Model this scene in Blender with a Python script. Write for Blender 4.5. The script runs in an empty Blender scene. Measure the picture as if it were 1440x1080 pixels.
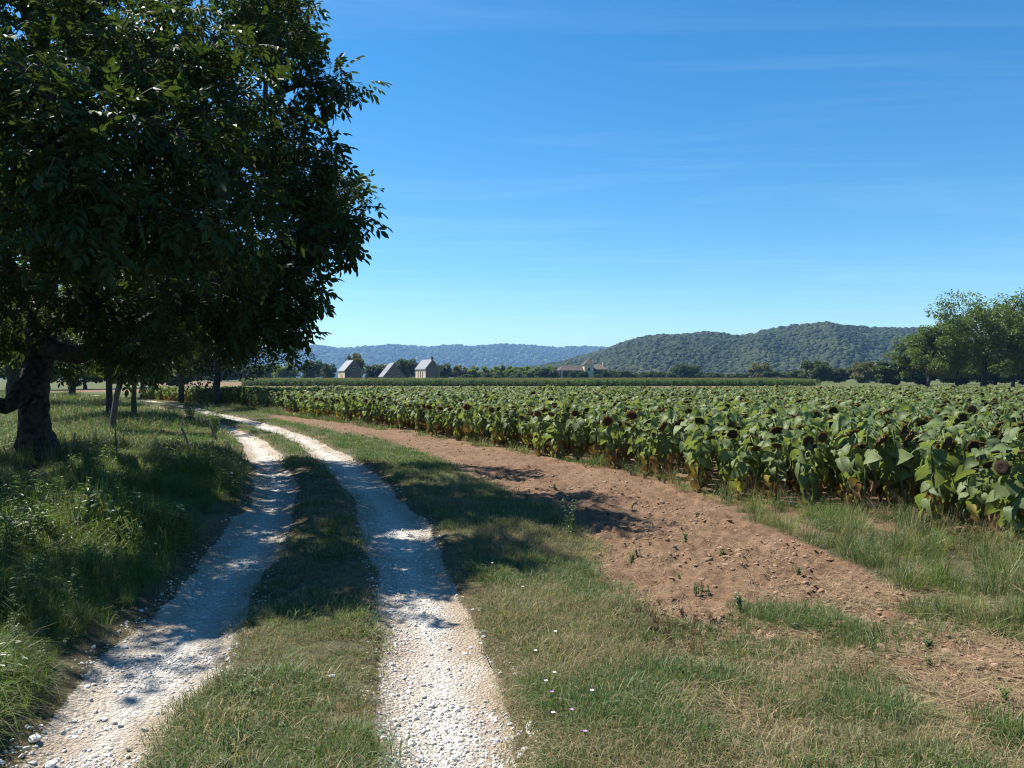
import bpy, bmesh, math
import numpy as np
from mathutils import Vector, Matrix, Euler

R = math.radians
SC = bpy.context.scene
COL = SC.collection
rng = np.random.default_rng(11)

# ------------------------------------------------------------------ camera
EYE = 1.65
cam_d = bpy.data.cameras.new('camera')
cam = bpy.data.objects.new('camera', cam_d); COL.objects.link(cam)
cam.location = (0, 0, EYE)
cam.rotation_euler = (R(90 - 0.47), 0, 0)
cam_d.sensor_width = 36; cam_d.lens = 27.25
cam_d.clip_start = 0.05; cam_d.clip_end = 20000
SC.camera = cam

# ------------------------------------------------------------------ world, sun, exposure
SUN_EL = R(54); SUN_AZ = math.atan2(-0.84, 0.54)          # azimuth from +Y towards +X
w = bpy.data.worlds.new('World'); SC.world = w; w.use_nodes = True
nt = w.node_tree; nt.nodes.clear()
def N(nt, t, **k):
    n = nt.nodes.new(t)
    for a, b in k.items(): setattr(n, a, b)
    return n
sky = N(nt, 'ShaderNodeTexSky', sky_type='NISHITA', sun_disc=False, sun_elevation=SUN_EL, sun_rotation=SUN_AZ)
sky.altitude = 100; sky.air_density = 1.0; sky.dust_density = 0.25; sky.ozone_density = 2.5
tc = N(nt, 'ShaderNodeTexCoord')
sx = N(nt, 'ShaderNodeSeparateXYZ'); nt.links.new(tc.outputs['Generated'], sx.inputs[0])
zz = N(nt, 'ShaderNodeMath', operation='MAXIMUM'); nt.links.new(sx.outputs[2], zz.inputs[0]); zz.inputs[1].default_value = 0.03
dv = [N(nt, 'ShaderNodeMath', operation='DIVIDE') for _ in range(2)]
for i in range(2):
    nt.links.new(sx.outputs[i], dv[i].inputs[0]); nt.links.new(zz.outputs[0], dv[i].inputs[1])
cx = N(nt, 'ShaderNodeCombineXYZ'); nt.links.new(dv[0].outputs[0], cx.inputs[0]); nt.links.new(dv[1].outputs[0], cx.inputs[1])
mp = N(nt, 'ShaderNodeMapping'); mp.inputs['Rotation'].default_value = (0, 0, R(6)); mp.inputs['Scale'].default_value = (0.22, 0.8, 1)
nt.links.new(cx.outputs[0], mp.inputs[0])
cn = N(nt, 'ShaderNodeTexNoise'); cn.inputs['Scale'].default_value = 1.3; cn.inputs['Detail'].default_value = 9; cn.inputs['Roughness'].default_value = 0.62; cn.inputs['Distortion'].default_value = 0.9
nt.links.new(mp.outputs[0], cn.inputs['Vector'])
cr = N(nt, 'ShaderNodeMapRange'); cr.inputs[1].default_value = 0.5; cr.inputs[2].default_value = 0.85; cr.inputs[3].default_value = 0; cr.inputs[4].default_value = 0.11
nt.links.new(cn.outputs['Fac'], cr.inputs[0])
hs = N(nt, 'ShaderNodeHueSaturation'); hs.inputs['Saturation'].default_value = 1.30; hs.inputs['Value'].default_value = 1.0
tint = N(nt, 'ShaderNodeMix', data_type='RGBA', blend_type='MULTIPLY'); tint.inputs[0].default_value = 1; tint.inputs[7].default_value = (0.90, 1.04, 1.08, 1)
nt.links.new(sky.outputs[0], tint.inputs[6]); nt.links.new(tint.outputs[2], hs.inputs['Color'])
cm = N(nt, 'ShaderNodeMix', data_type='RGBA'); nt.links.new(cr.outputs[0], cm.inputs[0]); nt.links.new(hs.outputs[0], cm.inputs[6])
cm.inputs[7].default_value = (8.5, 9.0, 9.6, 1)
bg = N(nt, 'ShaderNodeBackground'); bg.inputs[1].default_value = 0.062
nt.links.new(cm.outputs[2], bg.inputs[0])
wo = N(nt, 'ShaderNodeOutputWorld'); nt.links.new(bg.outputs[0], wo.inputs[0])

sun_d = bpy.data.lights.new('sun', 'SUN'); sun_d.energy = 5.0; sun_d.angle = R(0.53); sun_d.color = (1.0, 0.955, 0.88)
sun = bpy.data.objects.new('sun', sun_d); COL.objects.link(sun); sun.location = (-60, 45, 90)
SD = Vector((math.sin(SUN_AZ) * math.cos(SUN_EL), math.cos(SUN_AZ) * math.cos(SUN_EL), math.sin(SUN_EL)))
sun.rotation_euler = (-SD).to_track_quat('-Z', 'Y').to_euler()

vs = SC.view_settings
SC.display_settings.display_device = 'sRGB'
vs.view_transform = 'Standard'; vs.look = 'None'; vs.gamma = 1; vs.use_curve_mapping = False; vs.exposure = 1.22
cy = SC.cycles
cy.max_bounces = 6; cy.diffuse_bounces = 3; cy.glossy_bounces = 2; cy.transmission_bounces = 4; cy.transparent_max_bounces = 8; cy.volume_bounces = 1
cy.use_denoising = True; cy.denoising_prefilter = 'NONE'; cy.filter_width = 1.15
cy.sample_clamp_indirect = 4

# ------------------------------------------------------------------ helpers
def tag(o, label=None, cat=None, group=None, kind=None):
    if label: o['label'] = label
    if cat: o['category'] = cat
    if group: o['group'] = group
    if kind: o['kind'] = kind
    return o
def empty(name, loc=(0, 0, 0), rz=0.0):
    o = bpy.data.objects.new(name, None); COL.objects.link(o)
    o.location = loc; o.rotation_euler = (0, 0, rz); o.empty_display_size = 0.2
    return o
def place(name, me, parent=None, loc=None, col=None):
    o = bpy.data.objects.new(name, me)
    (col or COL).objects.link(o)
    if parent: o.parent = parent
    if loc is not None: o.location = loc
    return o
def mesh_np(name, V, Fs, mats=(), smooth=False, attrs=None, matidx=None):
    """V (n,3); Fs list of (m,k) int arrays."""
    me = bpy.data.meshes.new(name)
    V = np.asarray(V, np.float32)
    Fs = [np.asarray(f, np.int32) for f in Fs if len(f)]
    nl = sum(f.size for f in Fs); npoly = sum(len(f) for f in Fs)
    me.vertices.add(len(V)); me.vertices.foreach_set('co', V.ravel())
    if npoly:
        me.loops.add(nl); me.polygons.add(npoly)
        me.loops.foreach_set('vertex_index', np.concatenate([f.ravel() for f in Fs]))
        tot = np.concatenate([np.full(len(f), f.shape[1], np.int32) for f in Fs])
        st = np.concatenate([[0], np.cumsum(tot)[:-1]]).astype(np.int32)
        me.polygons.foreach_set('loop_start', st)
        me.polygons.foreach_set('use_smooth', np.full(npoly, smooth))
        if matidx is not None: me.polygons.foreach_set('material_index', np.asarray(matidx, np.int32))
    for m in (mats if isinstance(mats, (list, tuple)) else [mats]): me.materials.append(m)
    for k, a in (attrs or {}).items():
        a = np.asarray(a, np.float32)
        if a.ndim == 1:
            at = me.attributes.new(k, 'FLOAT', 'POINT'); at.data.foreach_set('value', a)
        else:
            at = me.attributes.new(k, 'FLOAT_VECTOR', 'POINT'); at.data.foreach_set('vector', a.ravel())
    me.update(calc_edges=True)
    return me
class MB:
    """collects vertices and faces with material slots"""
    def __init__(s): s.V = []; s.F = []; s.M = []; s.A = []; s.n = 0
    def add(s, V, Fs, m=0, A=None):
        V = np.asarray(V, float); s.A.append(np.zeros((len(V), 3)) if A is None else np.asarray(A, float))
        for f in Fs:
            f = np.asarray(f, int)
            if len(f): s.F.append(f + s.n); s.M.append(np.full(len(f), m))
        s.V.append(V); s.n += len(V)
    def mesh(s, name, mats, smooth=False):
        A = np.concatenate(s.A)
        return mesh_np(name, np.concatenate(s.V), s.F, mats, smooth, matidx=np.concatenate(s.M), attrs={'leafco': A} if A.any() else None)
    def box(s, x0, x1, y0, y1, z0, z1, m=0):
        V = [(x, y, z) for x in (x0, x1) for y in (y0, y1) for z in (z0, z1)]
        s.add(V, [[(0, 1, 3, 2), (4, 6, 7, 5), (0, 4, 5, 1), (2, 3, 7, 6), (0, 2, 6, 4), (1, 5, 7, 3)]], m)
    def poly(s, pts, m=0):
        s.add(pts, [[tuple(range(len(pts)))]], m)
    def tube(s, P, r, k=6, m=0, caps=True):
        V, F = tube(P, r, k); s.add(V, [F], m)
        if caps:
            n = len(P); s.add(V[:k], [[tuple(range(k))[::-1]]], m); s.add(V[-k:], [[tuple(range(k))]], m)
def tube(P, r, k=6):
    P = np.asarray(P, float); n = len(P); r = np.broadcast_to(np.asarray(r, float), (n,))
    T = np.gradient(P, axis=0); T /= np.linalg.norm(T, axis=1)[:, None] + 1e-9
    a = np.array([0, 0, 1.0]) if abs(T[0, 2]) < 0.9 else np.array([1.0, 0, 0])
    U = np.cross(T, a); U /= np.linalg.norm(U, axis=1)[:, None] + 1e-9
    W = np.cross(T, U)
    th = np.arange(k) * 2 * math.pi / k
    V = P[:, None] + r[:, None, None] * (np.cos(th)[None, :, None] * U[:, None] + np.sin(th)[None, :, None] * W[:, None])
    V = V.reshape(-1, 3)
    i = np.arange(n - 1)[:, None] * k; j = np.arange(k)[None]
    j2 = (j + 1) % k
    F = np.stack([i + j, i + j2, i + k + j2, i + k + j], -1).reshape(-1, 4)
    return V, F
def _hash(ix, iy, seed):
    h = (ix.astype(np.int64) * 374761393 + iy.astype(np.int64) * 668265263 + seed * 974634777) & 0xffffffff
    h = ((h ^ (h >> 13)) * 1274126177) & 0xffffffff
    return ((h ^ (h >> 16)) & 0xffff) / 65535.0
def vnoise(x, y, seed=0):
    ix = np.floor(x); iy = np.floor(y); fx = x - ix; fy = y - iy
    fx = fx * fx * (3 - 2 * fx); fy = fy * fy * (3 - 2 * fy)
    a = _hash(ix, iy, seed); b = _hash(ix + 1, iy, seed); c = _hash(ix, iy + 1, seed); d = _hash(ix + 1, iy + 1, seed)
    return (a + (b - a) * fx) * (1 - fy) + (c + (d - c) * fx) * fy
def fbm(x, y, s, o=3, seed=0):
    t = 0; amp = 1; tot = 0
    for k in range(o):
        t = t + amp * vnoise(x * s, y * s, seed + k * 17); tot += amp; amp *= 0.5; s *= 2.03
    return t / tot                      # 0..1
def sstep(a, b, x):
    t = np.clip((x - a) / (b - a), 0, 1); return t * t * (3 - 2 * t)
def rotmats(e):
    cxx, sxx = np.cos(e[:, 0]), np.sin(e[:, 0]); cyy, syy = np.cos(e[:, 1]), np.sin(e[:, 1]); cz, sz = np.cos(e[:, 2]), np.sin(e[:, 2])
    M = np.empty((len(e), 3, 3))
    M[:, 0, 0] = cyy * cz; M[:, 0, 1] = sxx * syy * cz - cxx * sz; M[:, 0, 2] = cxx * syy * cz + sxx * sz
    M[:, 1, 0] = cyy * sz; M[:, 1, 1] = sxx * syy * sz + cxx * cz; M[:, 1, 2] = cxx * syy * sz - sxx * cz
    M[:, 2, 0] = -syy; M[:, 2, 1] = sxx * cyy; M[:, 2, 2] = cxx * cyy
    return M
def frames(D, up, roll=None):
    """rows of local x=D, z~up ; returns (n,3,3) matrices with columns x,y,z"""
    X = D / (np.linalg.norm(D, axis=1)[:, None] + 1e-9)
    Y = np.cross(up, X); Y /= np.linalg.norm(Y, axis=1)[:, None] + 1e-9
    Z = np.cross(X, Y)
    if roll is not None:
        c, s = np.cos(roll)[:, None], np.sin(roll)[:, None]
        Y, Z = c * Y + s * Z, c * Z - s * Y
    return np.stack([X, Y, Z], -1)
def G(px, py, z=0.0):
    """ground point under a photo pixel (1440 x 1080), used to lay the plan out in metres"""
    D = (EYE - z) * 1090 / (py - 531.0)
    return (px - 720) / 1090 * D, D
def PX(px, D): return (px - 720) / 1090.0 * D
def PZ(py, D): return EYE + (531 - py) / 1090.0 * D

# ------------------------------------------------------------------ materials
def newmat(name):
    m = bpy.data.materials.new(name); m.use_nodes = True; m.node_tree.nodes.clear(); return m, m.node_tree
def ramp(nt, src, stops):
    r = N(nt, 'ShaderNodeValToRGB'); e = r.color_ramp.elements
    while len(e) < len(stops): e.new(0.5)
    for q, (p, c) in zip(e, stops): q.position = p; q.color = (*c, 1)
    nt.links.new(src, r.inputs[0]); return r.outputs[0]
def noise(nt, vec, scale, detail=3, rough=0.55):
    n = N(nt, 'ShaderNodeTexNoise'); n.inputs['Scale'].default_value = scale; n.inputs['Detail'].default_value = detail; n.inputs['Roughness'].default_value = rough
    nt.links.new(vec, n.inputs['Vector']); return n.outputs['Fac']
def mixc(nt, f, a, b, blend='MIX'):
    m = N(nt, 'ShaderNodeMix', data_type='RGBA', blend_type=blend)
    for s, v in ((0, f), (6, a), (7, b)):
        if hasattr(v, 'is_linked'): nt.links.new(v, m.inputs[s])
        elif isinstance(v, (int, float)): m.inputs[s].default_value = v
        else: m.inputs[s].default_value = (*v, 1)
    return m.outputs[2]
def mth(nt, op, a, b=0.0):
    m = N(nt, 'ShaderNodeMath', operation=op)
    for i, v in enumerate((a, b)):
        if hasattr(v, 'is_linked'): nt.links.new(v, m.inputs[i])
        else: m.inputs[i].default_value = v
    return m.outputs[0]
def leaf_mat(name, c0, c1, trans=0.3, rough=0.45, spec=0.35, patch=None, tcol=None, veins=False):
    """two-sided leaf: random colour per instance plus drifting patches, light shines through"""
    m, nt = newmat(name)
    oi = N(nt, 'ShaderNodeObjectInfo'); ge = N(nt, 'ShaderNodeNewGeometry')
    f = noise(nt, ge.outputs['Position'], 2.3, 2)
    f2 = mth(nt, 'ADD', mth(nt, 'MULTIPLY', oi.outputs['Random'], 0.55), mth(nt, 'MULTIPLY', f, 0.55))
    f3 = mth(nt, 'ADD', f2, mth(nt, 'MULTIPLY', mth(nt, 'SUBTRACT', ge.outputs['Random Per Island'], 0.5), 0.5))
    c = mixc(nt, f3, c0, c1)
    if patch:
        pf = noise(nt, ge.outputs['Position'], patch[0], 2)
        mr = N(nt, 'ShaderNodeMapRange'); mr.inputs[1].default_value = patch[1]; mr.inputs[2].default_value = patch[2]; nt.links.new(pf, mr.inputs[0])
        c = mixc(nt, mr.outputs[0], c, patch[3])
    bump = None
    if veins:
        at = N(nt, 'ShaderNodeAttribute', attribute_name='leafco'); sp = N(nt, 'ShaderNodeSeparateXYZ'); nt.links.new(at.outputs['Vector'], sp.inputs[0])
        ay = mth(nt, 'ABSOLUTE', sp.outputs[1])
        t_ = mth(nt, 'FRACT', mth(nt, 'MULTIPLY', mth(nt, 'SUBTRACT', sp.outputs[0], mth(nt, 'MULTIPLY', ay, 0.7)), 7.0))
        tri = mth(nt, 'MULTIPLY', mth(nt, 'ABSOLUTE', mth(nt, 'SUBTRACT', t_, 0.5)), 2.0)
        def mr_(v, a, b_):
            q = N(nt, 'ShaderNodeMapRange'); q.inputs[1].default_value = a; q.inputs[2].default_value = b_; nt.links.new(v, q.inputs[0]); return q.outputs[0]
        vein = mth(nt, 'MAXIMUM', mr_(tri, 0.74, 1.0), mr_(ay, 0.045, 0.0))
        c = mixc(nt, mth(nt, 'MULTIPLY', vein, 0.22), c, (c1[0] * 1.5, c1[1] * 1.4, c1[2] * 1.3))
        fleck = noise(nt, at.outputs['Vector'], 9, 3)
        c = mixc(nt, mth(nt, 'MULTIPLY', mr_(fleck, 0.5, 0.75), 0.4), c, (c0[0] * .7, c0[1] * .7, c0[2] * .7))
        bump = N(nt, 'ShaderNodeBump'); bump.inputs['Strength'].default_value = 0.35; bump.inputs['Distance'].default_value = 0.004
        nt.links.new(mth(nt, 'ADD', mth(nt, 'MULTIPLY', tri, -0.5), mth(nt, 'MULTIPLY', fleck, 1.6)), bump.inputs['Height'])
    b = N(nt, 'ShaderNodeBsdfPrincipled'); nt.links.new(c, b.inputs['Base Color'])
    b.inputs['Roughness'].default_value = rough; b.inputs['Specular IOR Level'].default_value = spec
    if bump: nt.links.new(bump.outputs[0], b.inputs['Normal'])
    t = N(nt, 'ShaderNodeBsdfTranslucent')
    tc_ = mixc(nt, 0.55, c, tcol or (c1[0] * 1.5, c1[1] * 1.7, c1[2] * 0.5)); nt.links.new(tc_, t.inputs[0])
    mx = N(nt, 'ShaderNodeMixShader'); mx.inputs[0].default_value = trans
    nt.links.new(b.outputs[0], mx.inputs[1]); nt.links.new(t.outputs[0], mx.inputs[2])
    o = N(nt, 'ShaderNodeOutputMaterial'); nt.links.new(mx.outputs[0], o.inputs[0])
    return m
def rough_mat(name, c0, c1, scale=8, rough=0.9, bump=0.3, bscale=None, c2=None, dist=0.02, spec=0.2):
    m, nt = newmat(name)
    ge = N(nt, 'ShaderNodeTexCoord'); v = ge.outputs['Object']
    oi = N(nt, 'ShaderNodeObjectInfo')
    f = noise(nt, v, scale, 5, 0.65)
    f = mth(nt, 'ADD', f, mth(nt, 'MULTIPLY', mth(nt, 'SUBTRACT', oi.outputs['Random'], 0.5), 0.35))
    st = [(0.3, c0), (0.7, c1)]
    if c2: st = [(0.25, c0), (0.5, c1), (0.75, c2)]
    c = ramp(nt, f, st)
    b = N(nt, 'ShaderNodeBsdfPrincipled'); nt.links.new(c, b.inputs['Base Color']); b.inputs['Roughness'].default_value = rough
    b.inputs['Specular IOR Level'].default_value = spec
    if bump:
        bp = N(nt, 'ShaderNodeBump'); bp.inputs['Strength'].default_value = bump; bp.inputs['Distance'].default_value = dist
        nt.links.new(noise(nt, v, bscale or scale * 3, 5, 0.7), bp.inputs['Height']); nt.links.new(bp.outputs[0], b.inputs['Normal'])
    o = N(nt, 'ShaderNodeOutputMaterial'); nt.links.new(b.outputs[0], o.inputs[0])
    return m

def ground_material():
    m, nt = newmat('ground')
    ge = N(nt, 'ShaderNodeNewGeometry'); P = ge.outputs['Position']
    def at(n):
        a = N(nt, 'ShaderNodeAttribute', attribute_name=n); return a.outputs['Fac']
    n1 = noise(nt, P, 1.1, 4); n2 = noise(nt, P, 9, 5, 0.65); n3 = noise(nt, P, 45, 5, 0.7); n4 = noise(nt, P, 150, 4, 0.7)
    thatch = ramp(nt, mth(nt, 'ADD', mth(nt, 'MULTIPLY', n2, 0.5), mth(nt, 'MULTIPLY', n3, 0.5)),
                  [(0.3, (0.030, 0.030, 0.015)), (0.5, (0.075, 0.068, 0.036)), (0.7, (0.17, 0.135, 0.082))])
    soil = ramp(nt, mth(nt, 'ADD', mth(nt, 'MULTIPLY', n2, 0.45), mth(nt, 'MULTIPLY', n3, 0.55)),
                [(0.3, (0.092, 0.055, 0.033)), (0.5, (0.168, 0.104, 0.063)), (0.72, (0.275, 0.18, 0.116))])
    soil = mixc(nt, mth(nt, 'MULTIPLY', ramp(nt, n1, [(0.42, (0, 0, 0)), (0.62, (1, 1, 1))]), 0.55), soil, mixc(nt, 1.0, soil, (0.66, 0.60, 0.56), 'MULTIPLY'))
    vo = N(nt, 'ShaderNodeTexVoronoi'); vo.inputs['Scale'].default_value = 52; nt.links.new(P, vo.inputs['Vector'])
    cellv = N(nt, 'ShaderNodeSeparateColor'); nt.links.new(vo.outputs['Color'], cellv.inputs[0])
    grav = ramp(nt, mth(nt, 'ADD', mth(nt, 'MULTIPLY', cellv.outputs[0], 0.45), mth(nt, 'MULTIPLY', n3, 0.55)),
                [(0.2, (0.31, 0.285, 0.245)), (0.5, (0.51, 0.48, 0.425)), (0.75, (0.66, 0.63, 0.575))])
    dust = ramp(nt, n3, [(0.3, (0.26, 0.20, 0.145)), (0.7, (0.40, 0.33, 0.25))])
    grav = mixc(nt, at('dust'), grav, dust)
    far = ramp(nt, noise(nt, P, 0.06, 4), [(0.3, (0.045, 0.065, 0.020)), (0.7, (0.095, 0.100, 0.036))])
    c = mixc(nt, at('far'), thatch, far)
    def crisp(a, amt):
        mr = N(nt, 'ShaderNodeMapRange', interpolation_type='SMOOTHSTEP'); mr.inputs[1].default_value = 0.36; mr.inputs[2].default_value = 0.64
        nt.links.new(mth(nt, 'ADD', a, mth(nt, 'MULTIPLY', mth(nt, 'SUBTRACT', n3, 0.5), amt)), mr.inputs[0]); return mr.outputs[0]
    c = mixc(nt, crisp(at('soil'), 1.2), c, soil)
    rutf = crisp(at('rut'), 1.1)
    c = mixc(nt, rutf, c, grav)
    b = N(nt, 'ShaderNodeBsdfPrincipled'); nt.links.new(c, b.inputs['Base Color']); b.inputs['Roughness'].default_value = 0.95
    b.inputs['Specular IOR Level'].default_value = 0.12
    bp = N(nt, 'ShaderNodeBump'); bp.inputs['Strength'].default_value = 0.9; bp.inputs['Distance'].default_value = 0.022
    nt.links.new(mth(nt, 'ADD', mth(nt, 'ADD', n3, mth(nt, 'MULTIPLY', n4, 0.45)), mth(nt, 'MULTIPLY', rutf, mth(nt, 'MULTIPLY', vo.outputs['Distance'], -1.0))), bp.inputs['Height']); nt.links.new(bp.outputs[0], b.inputs['Normal'])
    o = N(nt, 'ShaderNodeOutputMaterial'); nt.links.new(b.outputs[0], o.inputs[0])
    return m
M_GROUND = ground_material()
M_BARK = rough_mat('bark', (0.020, 0.017, 0.014), (0.105, 0.092, 0.078), 9, 0.95, 1.0, 22, dist=0.03)
M_PALEBARK = rough_mat('pale_bark', (0.06, 0.052, 0.044), (0.17, 0.148, 0.122), 14, 0.9, 0.5, 30)
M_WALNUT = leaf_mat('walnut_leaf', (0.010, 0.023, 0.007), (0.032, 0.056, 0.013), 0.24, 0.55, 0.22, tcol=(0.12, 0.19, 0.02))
M_TREE = [leaf_mat('tree_leaf_a', (0.046, 0.076, 0.018), (0.120, 0.162, 0.040), 0.38),
          leaf_mat('tree_leaf_b', (0.070, 0.115, 0.020), (0.165, 0.215, 0.042), 0.40),
          leaf_mat('tree_leaf_c', (0.026, 0.050, 0.016), (0.068, 0.102, 0.030), 0.30),
          leaf_mat('tree_leaf_d', (0.085, 0.085, 0.022), (0.135, 0.125, 0.035), 0.28)]
M_FOREST = leaf_mat('forest_leaf', (0.006, 0.014, 0.007), (0.027, 0.041, 0.014), 0.10, 0.7, 0.1, patch=(0.016, 0.48, 0.72, (0.046, 0.058, 0.018)))
M_SUNLEAF = leaf_mat('sunflower_leaf', (0.048, 0.082, 0.032), (0.165, 0.205, 0.076), 0.34, 0.56, 0.28, tcol=(0.30, 0.38, 0.05), veins=True)
M_YELLEAF = leaf_mat('yellowed_leaf', (0.20, 0.16, 0.035), (0.30, 0.25, 0.06), 0.3, 0.6, 0.2)
M_DEADLEAF = leaf_mat('withered_leaf', (0.10, 0.062, 0.030), (0.22, 0.135, 0.06), 0.2, 0.8, 0.1)
M_STEM = rough_mat('sunflower_stem', (0.055, 0.082, 0.028), (0.11, 0.14, 0.05), 20, 0.6, 0.1)
M_SEED = rough_mat('seed_face', (0.022, 0.014, 0.009), (0.085, 0.052, 0.030), 60, 0.9, 1.0, 110, dist=0.01)
M_HEADBACK = rough_mat('head_back', (0.16, 0.19, 0.04), (0.34, 0.34, 0.09), 14, 0.6, 0.2)
M_BACKS = [M_HEADBACK, rough_mat('head_back_olive', (0.085, 0.085, 0.028), (0.19, 0.17, 0.06), 14, 0.7, 0.2), rough_mat('head_back_brown', (0.045, 0.032, 0.018), (0.115, 0.078, 0.042), 14, 0.8, 0.3)]
M_BRACT = leaf_mat('bract', (0.13, 0.17, 0.045), (0.28, 0.28, 0.09), 0.25)
M_PETAL = leaf_mat('yellow_petal', (0.62, 0.50, 0.06), (0.75, 0.66, 0.16), 0.3)
M_GR = [leaf_mat('grass_green', (0.024, 0.054, 0.015), (0.098, 0.162, 0.044), 0.34, 0.5, 0.3, patch=(0.9, 0.54, 0.76, (0.125, 0.128, 0.052))),
        leaf_mat('grass_dry', (0.105, 0.080, 0.045), (0.340, 0.275, 0.160), 0.25, 0.6, 0.2),
        leaf_mat('grass_dark', (0.022, 0.048, 0.018), (0.082, 0.135, 0.048), 0.33, 0.5, 0.3),
        leaf_mat('straw', (0.17, 0.115, 0.065), (0.34, 0.25, 0.145), 0.15, 0.6, 0.3),
        leaf_mat('grass_lush', (0.060, 0.112, 0.022), (0.150, 0.215, 0.046), 0.40, 0.5, 0.3)]
M_RUSTWEED = leaf_mat('rusty_weed', (0.10, 0.058, 0.036), (0.20, 0.118, 0.072), 0.2, 0.8, 0.1)
M_WEED = leaf_mat('weed_leaf', (0.050, 0.095, 0.030), (0.11, 0.17, 0.055), 0.3)
M_STONE = rough_mat('limestone', (0.36, 0.33, 0.29), (0.58, 0.55, 0.50), 1.5, 0.95, 0.25, 5, dist=0.1)
M_WHITESTONE = rough_mat('white_limestone', (0.52, 0.50, 0.46), (0.72, 0.70, 0.66), 1.5, 0.9, 0.25, 5, dist=0.1)
M_CLOD = rough_mat('soil_clod', (0.17, 0.107, 0.067), (0.29, 0.19, 0.122), 2.5, 1.0, 0.25, 5, dist=0.1)
M_WFLOWER = leaf_mat('white_petal', (0.72, 0.72, 0.68), (0.82, 0.82, 0.80), 0.3, tcol=(0.7, 0.7, 0.62))
M_PFLOWER = leaf_mat('purple_petal', (0.36, 0.17, 0.44), (0.52, 0.30, 0.58), 0.3, tcol=(0.5, 0.3, 0.55))
M_WOOD = rough_mat('weathered_wood', (0.09, 0.08, 0.07), (0.24, 0.22, 0.19), 18, 0.9, 0.5, 40)
M_WALL = rough_mat('limestone_wall', (0.50, 0.39, 0.27), (0.66, 0.54, 0.40), 1.2, 0.95, 0.6, 4, dist=0.05)
M_WALLDARK = rough_mat('dark_shaded_wall', (0.10, 0.074, 0.060), (0.18, 0.135, 0.108), 1.2, 0.95, 0.6, 4, dist=0.05)  # wall stone darkened: shade of gables and manor walls put into the colour
M_SLATE = rough_mat('slate_roof', (0.13, 0.135, 0.145), (0.23, 0.238, 0.25), 1.4, 0.7, 0.5, 6, dist=0.04)
M_TILE = rough_mat('brown_roof', (0.055, 0.046, 0.042), (0.105, 0.086, 0.075), 1.4, 0.85, 0.5, 6, dist=0.04)
M_DARK = rough_mat('dark_opening', (0.02, 0.02, 0.02), (0.04, 0.035, 0.03), 3, 0.5, 0)
M_CORN = leaf_mat('corn_leaf', (0.040, 0.075, 0.022), (0.085, 0.130, 0.036), 0.3, 0.7, 0.15, patch=(0.05, 0.5, 0.8, (0.12, 0.13, 0.04)))
M_TASSEL = leaf_mat('corn_tassel', (0.26, 0.22, 0.10), (0.38, 0.32, 0.15), 0.2)

# ------------------------------------------------------------------ plan of the place (metres; x right, y ahead)
_d = np.arange(-40, 160, 0.25)
def smooth_tab(D, X, k=9):
    y = np.interp(_d, D, X)
    kk = np.ones(k) / k
    return np.convolve(np.pad(y, k // 2, mode='edge'), kk, 'valid')
TR = smooth_tab([-40, 0, 3.28, 4.27, 5.24, 6.76, 9.57, 12.07, 16.4, 20.7, 24.6, 30, 37.5, 48.6, 60, 75, 100, 160],
                [3.5, 0.08, -.27, -.38, -.54, -.89, -1.54, -2.27, -3.8, -5.5, -7.5, -10.4, -14.7, -21.3, -29.5, -42, -66, -130])
TL = smooth_tab([-40, 0, 3.28, 4.27, 5.24, 6.76, 9.57, 12.07, 16.4, 20.7, 24.6, 30, 37.5, 48.6, 60, 75, 100, 160],
                [2.0, -1.45, -1.83, -2.02, -2.16, -2.44, -3.0, -3.65, -5.2, -6.95, -8.95, -12.0, -16.5, -23.3, -31.5, -44.2, -68.5, -133])
SR = smooth_tab([-40, 4.0, 5.0, 6.0, 6.94, 8.8, 9.9, 10.8, 14.3, 16.5, 20.2, 23.7, 31.5, 34, 36, 160],
                [3.6, 3.4, 3.22, 3.0, 3.06, 2.80, 2.85, 2.6, 1.62, .47, -1.62, -3.65, -8.4, -10.2, -11.5, -100], 3)
SL = smooth_tab([-40, 4.19, 4.75, 5.1, 5.5, 6.0, 7.85, 9.5, 14.5, 19.8, 22.8, 29.5, 33.5, 36, 160],
                [3.3, 1.95, 1.45, 1.1, .85, .70, .74, .50, -1.1, -2.95, -5.0, -8.7, -10.6, -11.5, -100], 5)
FE = smooth_tab([-40, 6, 7.31, 8.56, 9.27, 9.88, 10.8, 14.3, 16.5, 20.2, 23.7, 31.5, 38.3, 42.8, 46, 49, 52, 56, 62, 160],
                [7, 4.9, 4.35, 4.2, 3.85, 3.1, 2.71, 1.75, .6, -1.48, -3.5, -8.1, -11.4, -14.3, -16.4, -18.6, -21.5, -25.5, -31, -120], 3)
TRs = np.gradient(TR, _d); TLs = np.gradient(TL, _d)
FIELD_END = 60.0
def tab(T, y): return np.interp(y, _d, T)
def rutdist(x, y):
    """distance outside the rut edges (negative inside): right, left"""
    cr_ = 1 / np.sqrt(1 + tab(TRs, y) ** 2); cl_ = 1 / np.sqrt(1 + tab(TLs, y) ** 2)
    nz = (fbm(x, y, 0.9, 3, 5) - 0.5) * 0.26
    return np.abs(x - tab(TR, y)) * cr_ - 0.32 + nz, np.abs(x - tab(TL, y)) * cl_ - 0.30 + nz
def soilmask(x, y):
    n = (fbm(x, y, 1.3, 4, 9) - 0.5) * 0.9
    m = sstep(-0.12, 0.15, x - tab(SL, y) + n * 0.5) * sstep(-0.10, 0.12, tab(SR, y) - x + n * 0.4)
    return m * sstep(3.0, 3.8, y + n) * (1 - sstep(33, 35, y))
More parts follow.
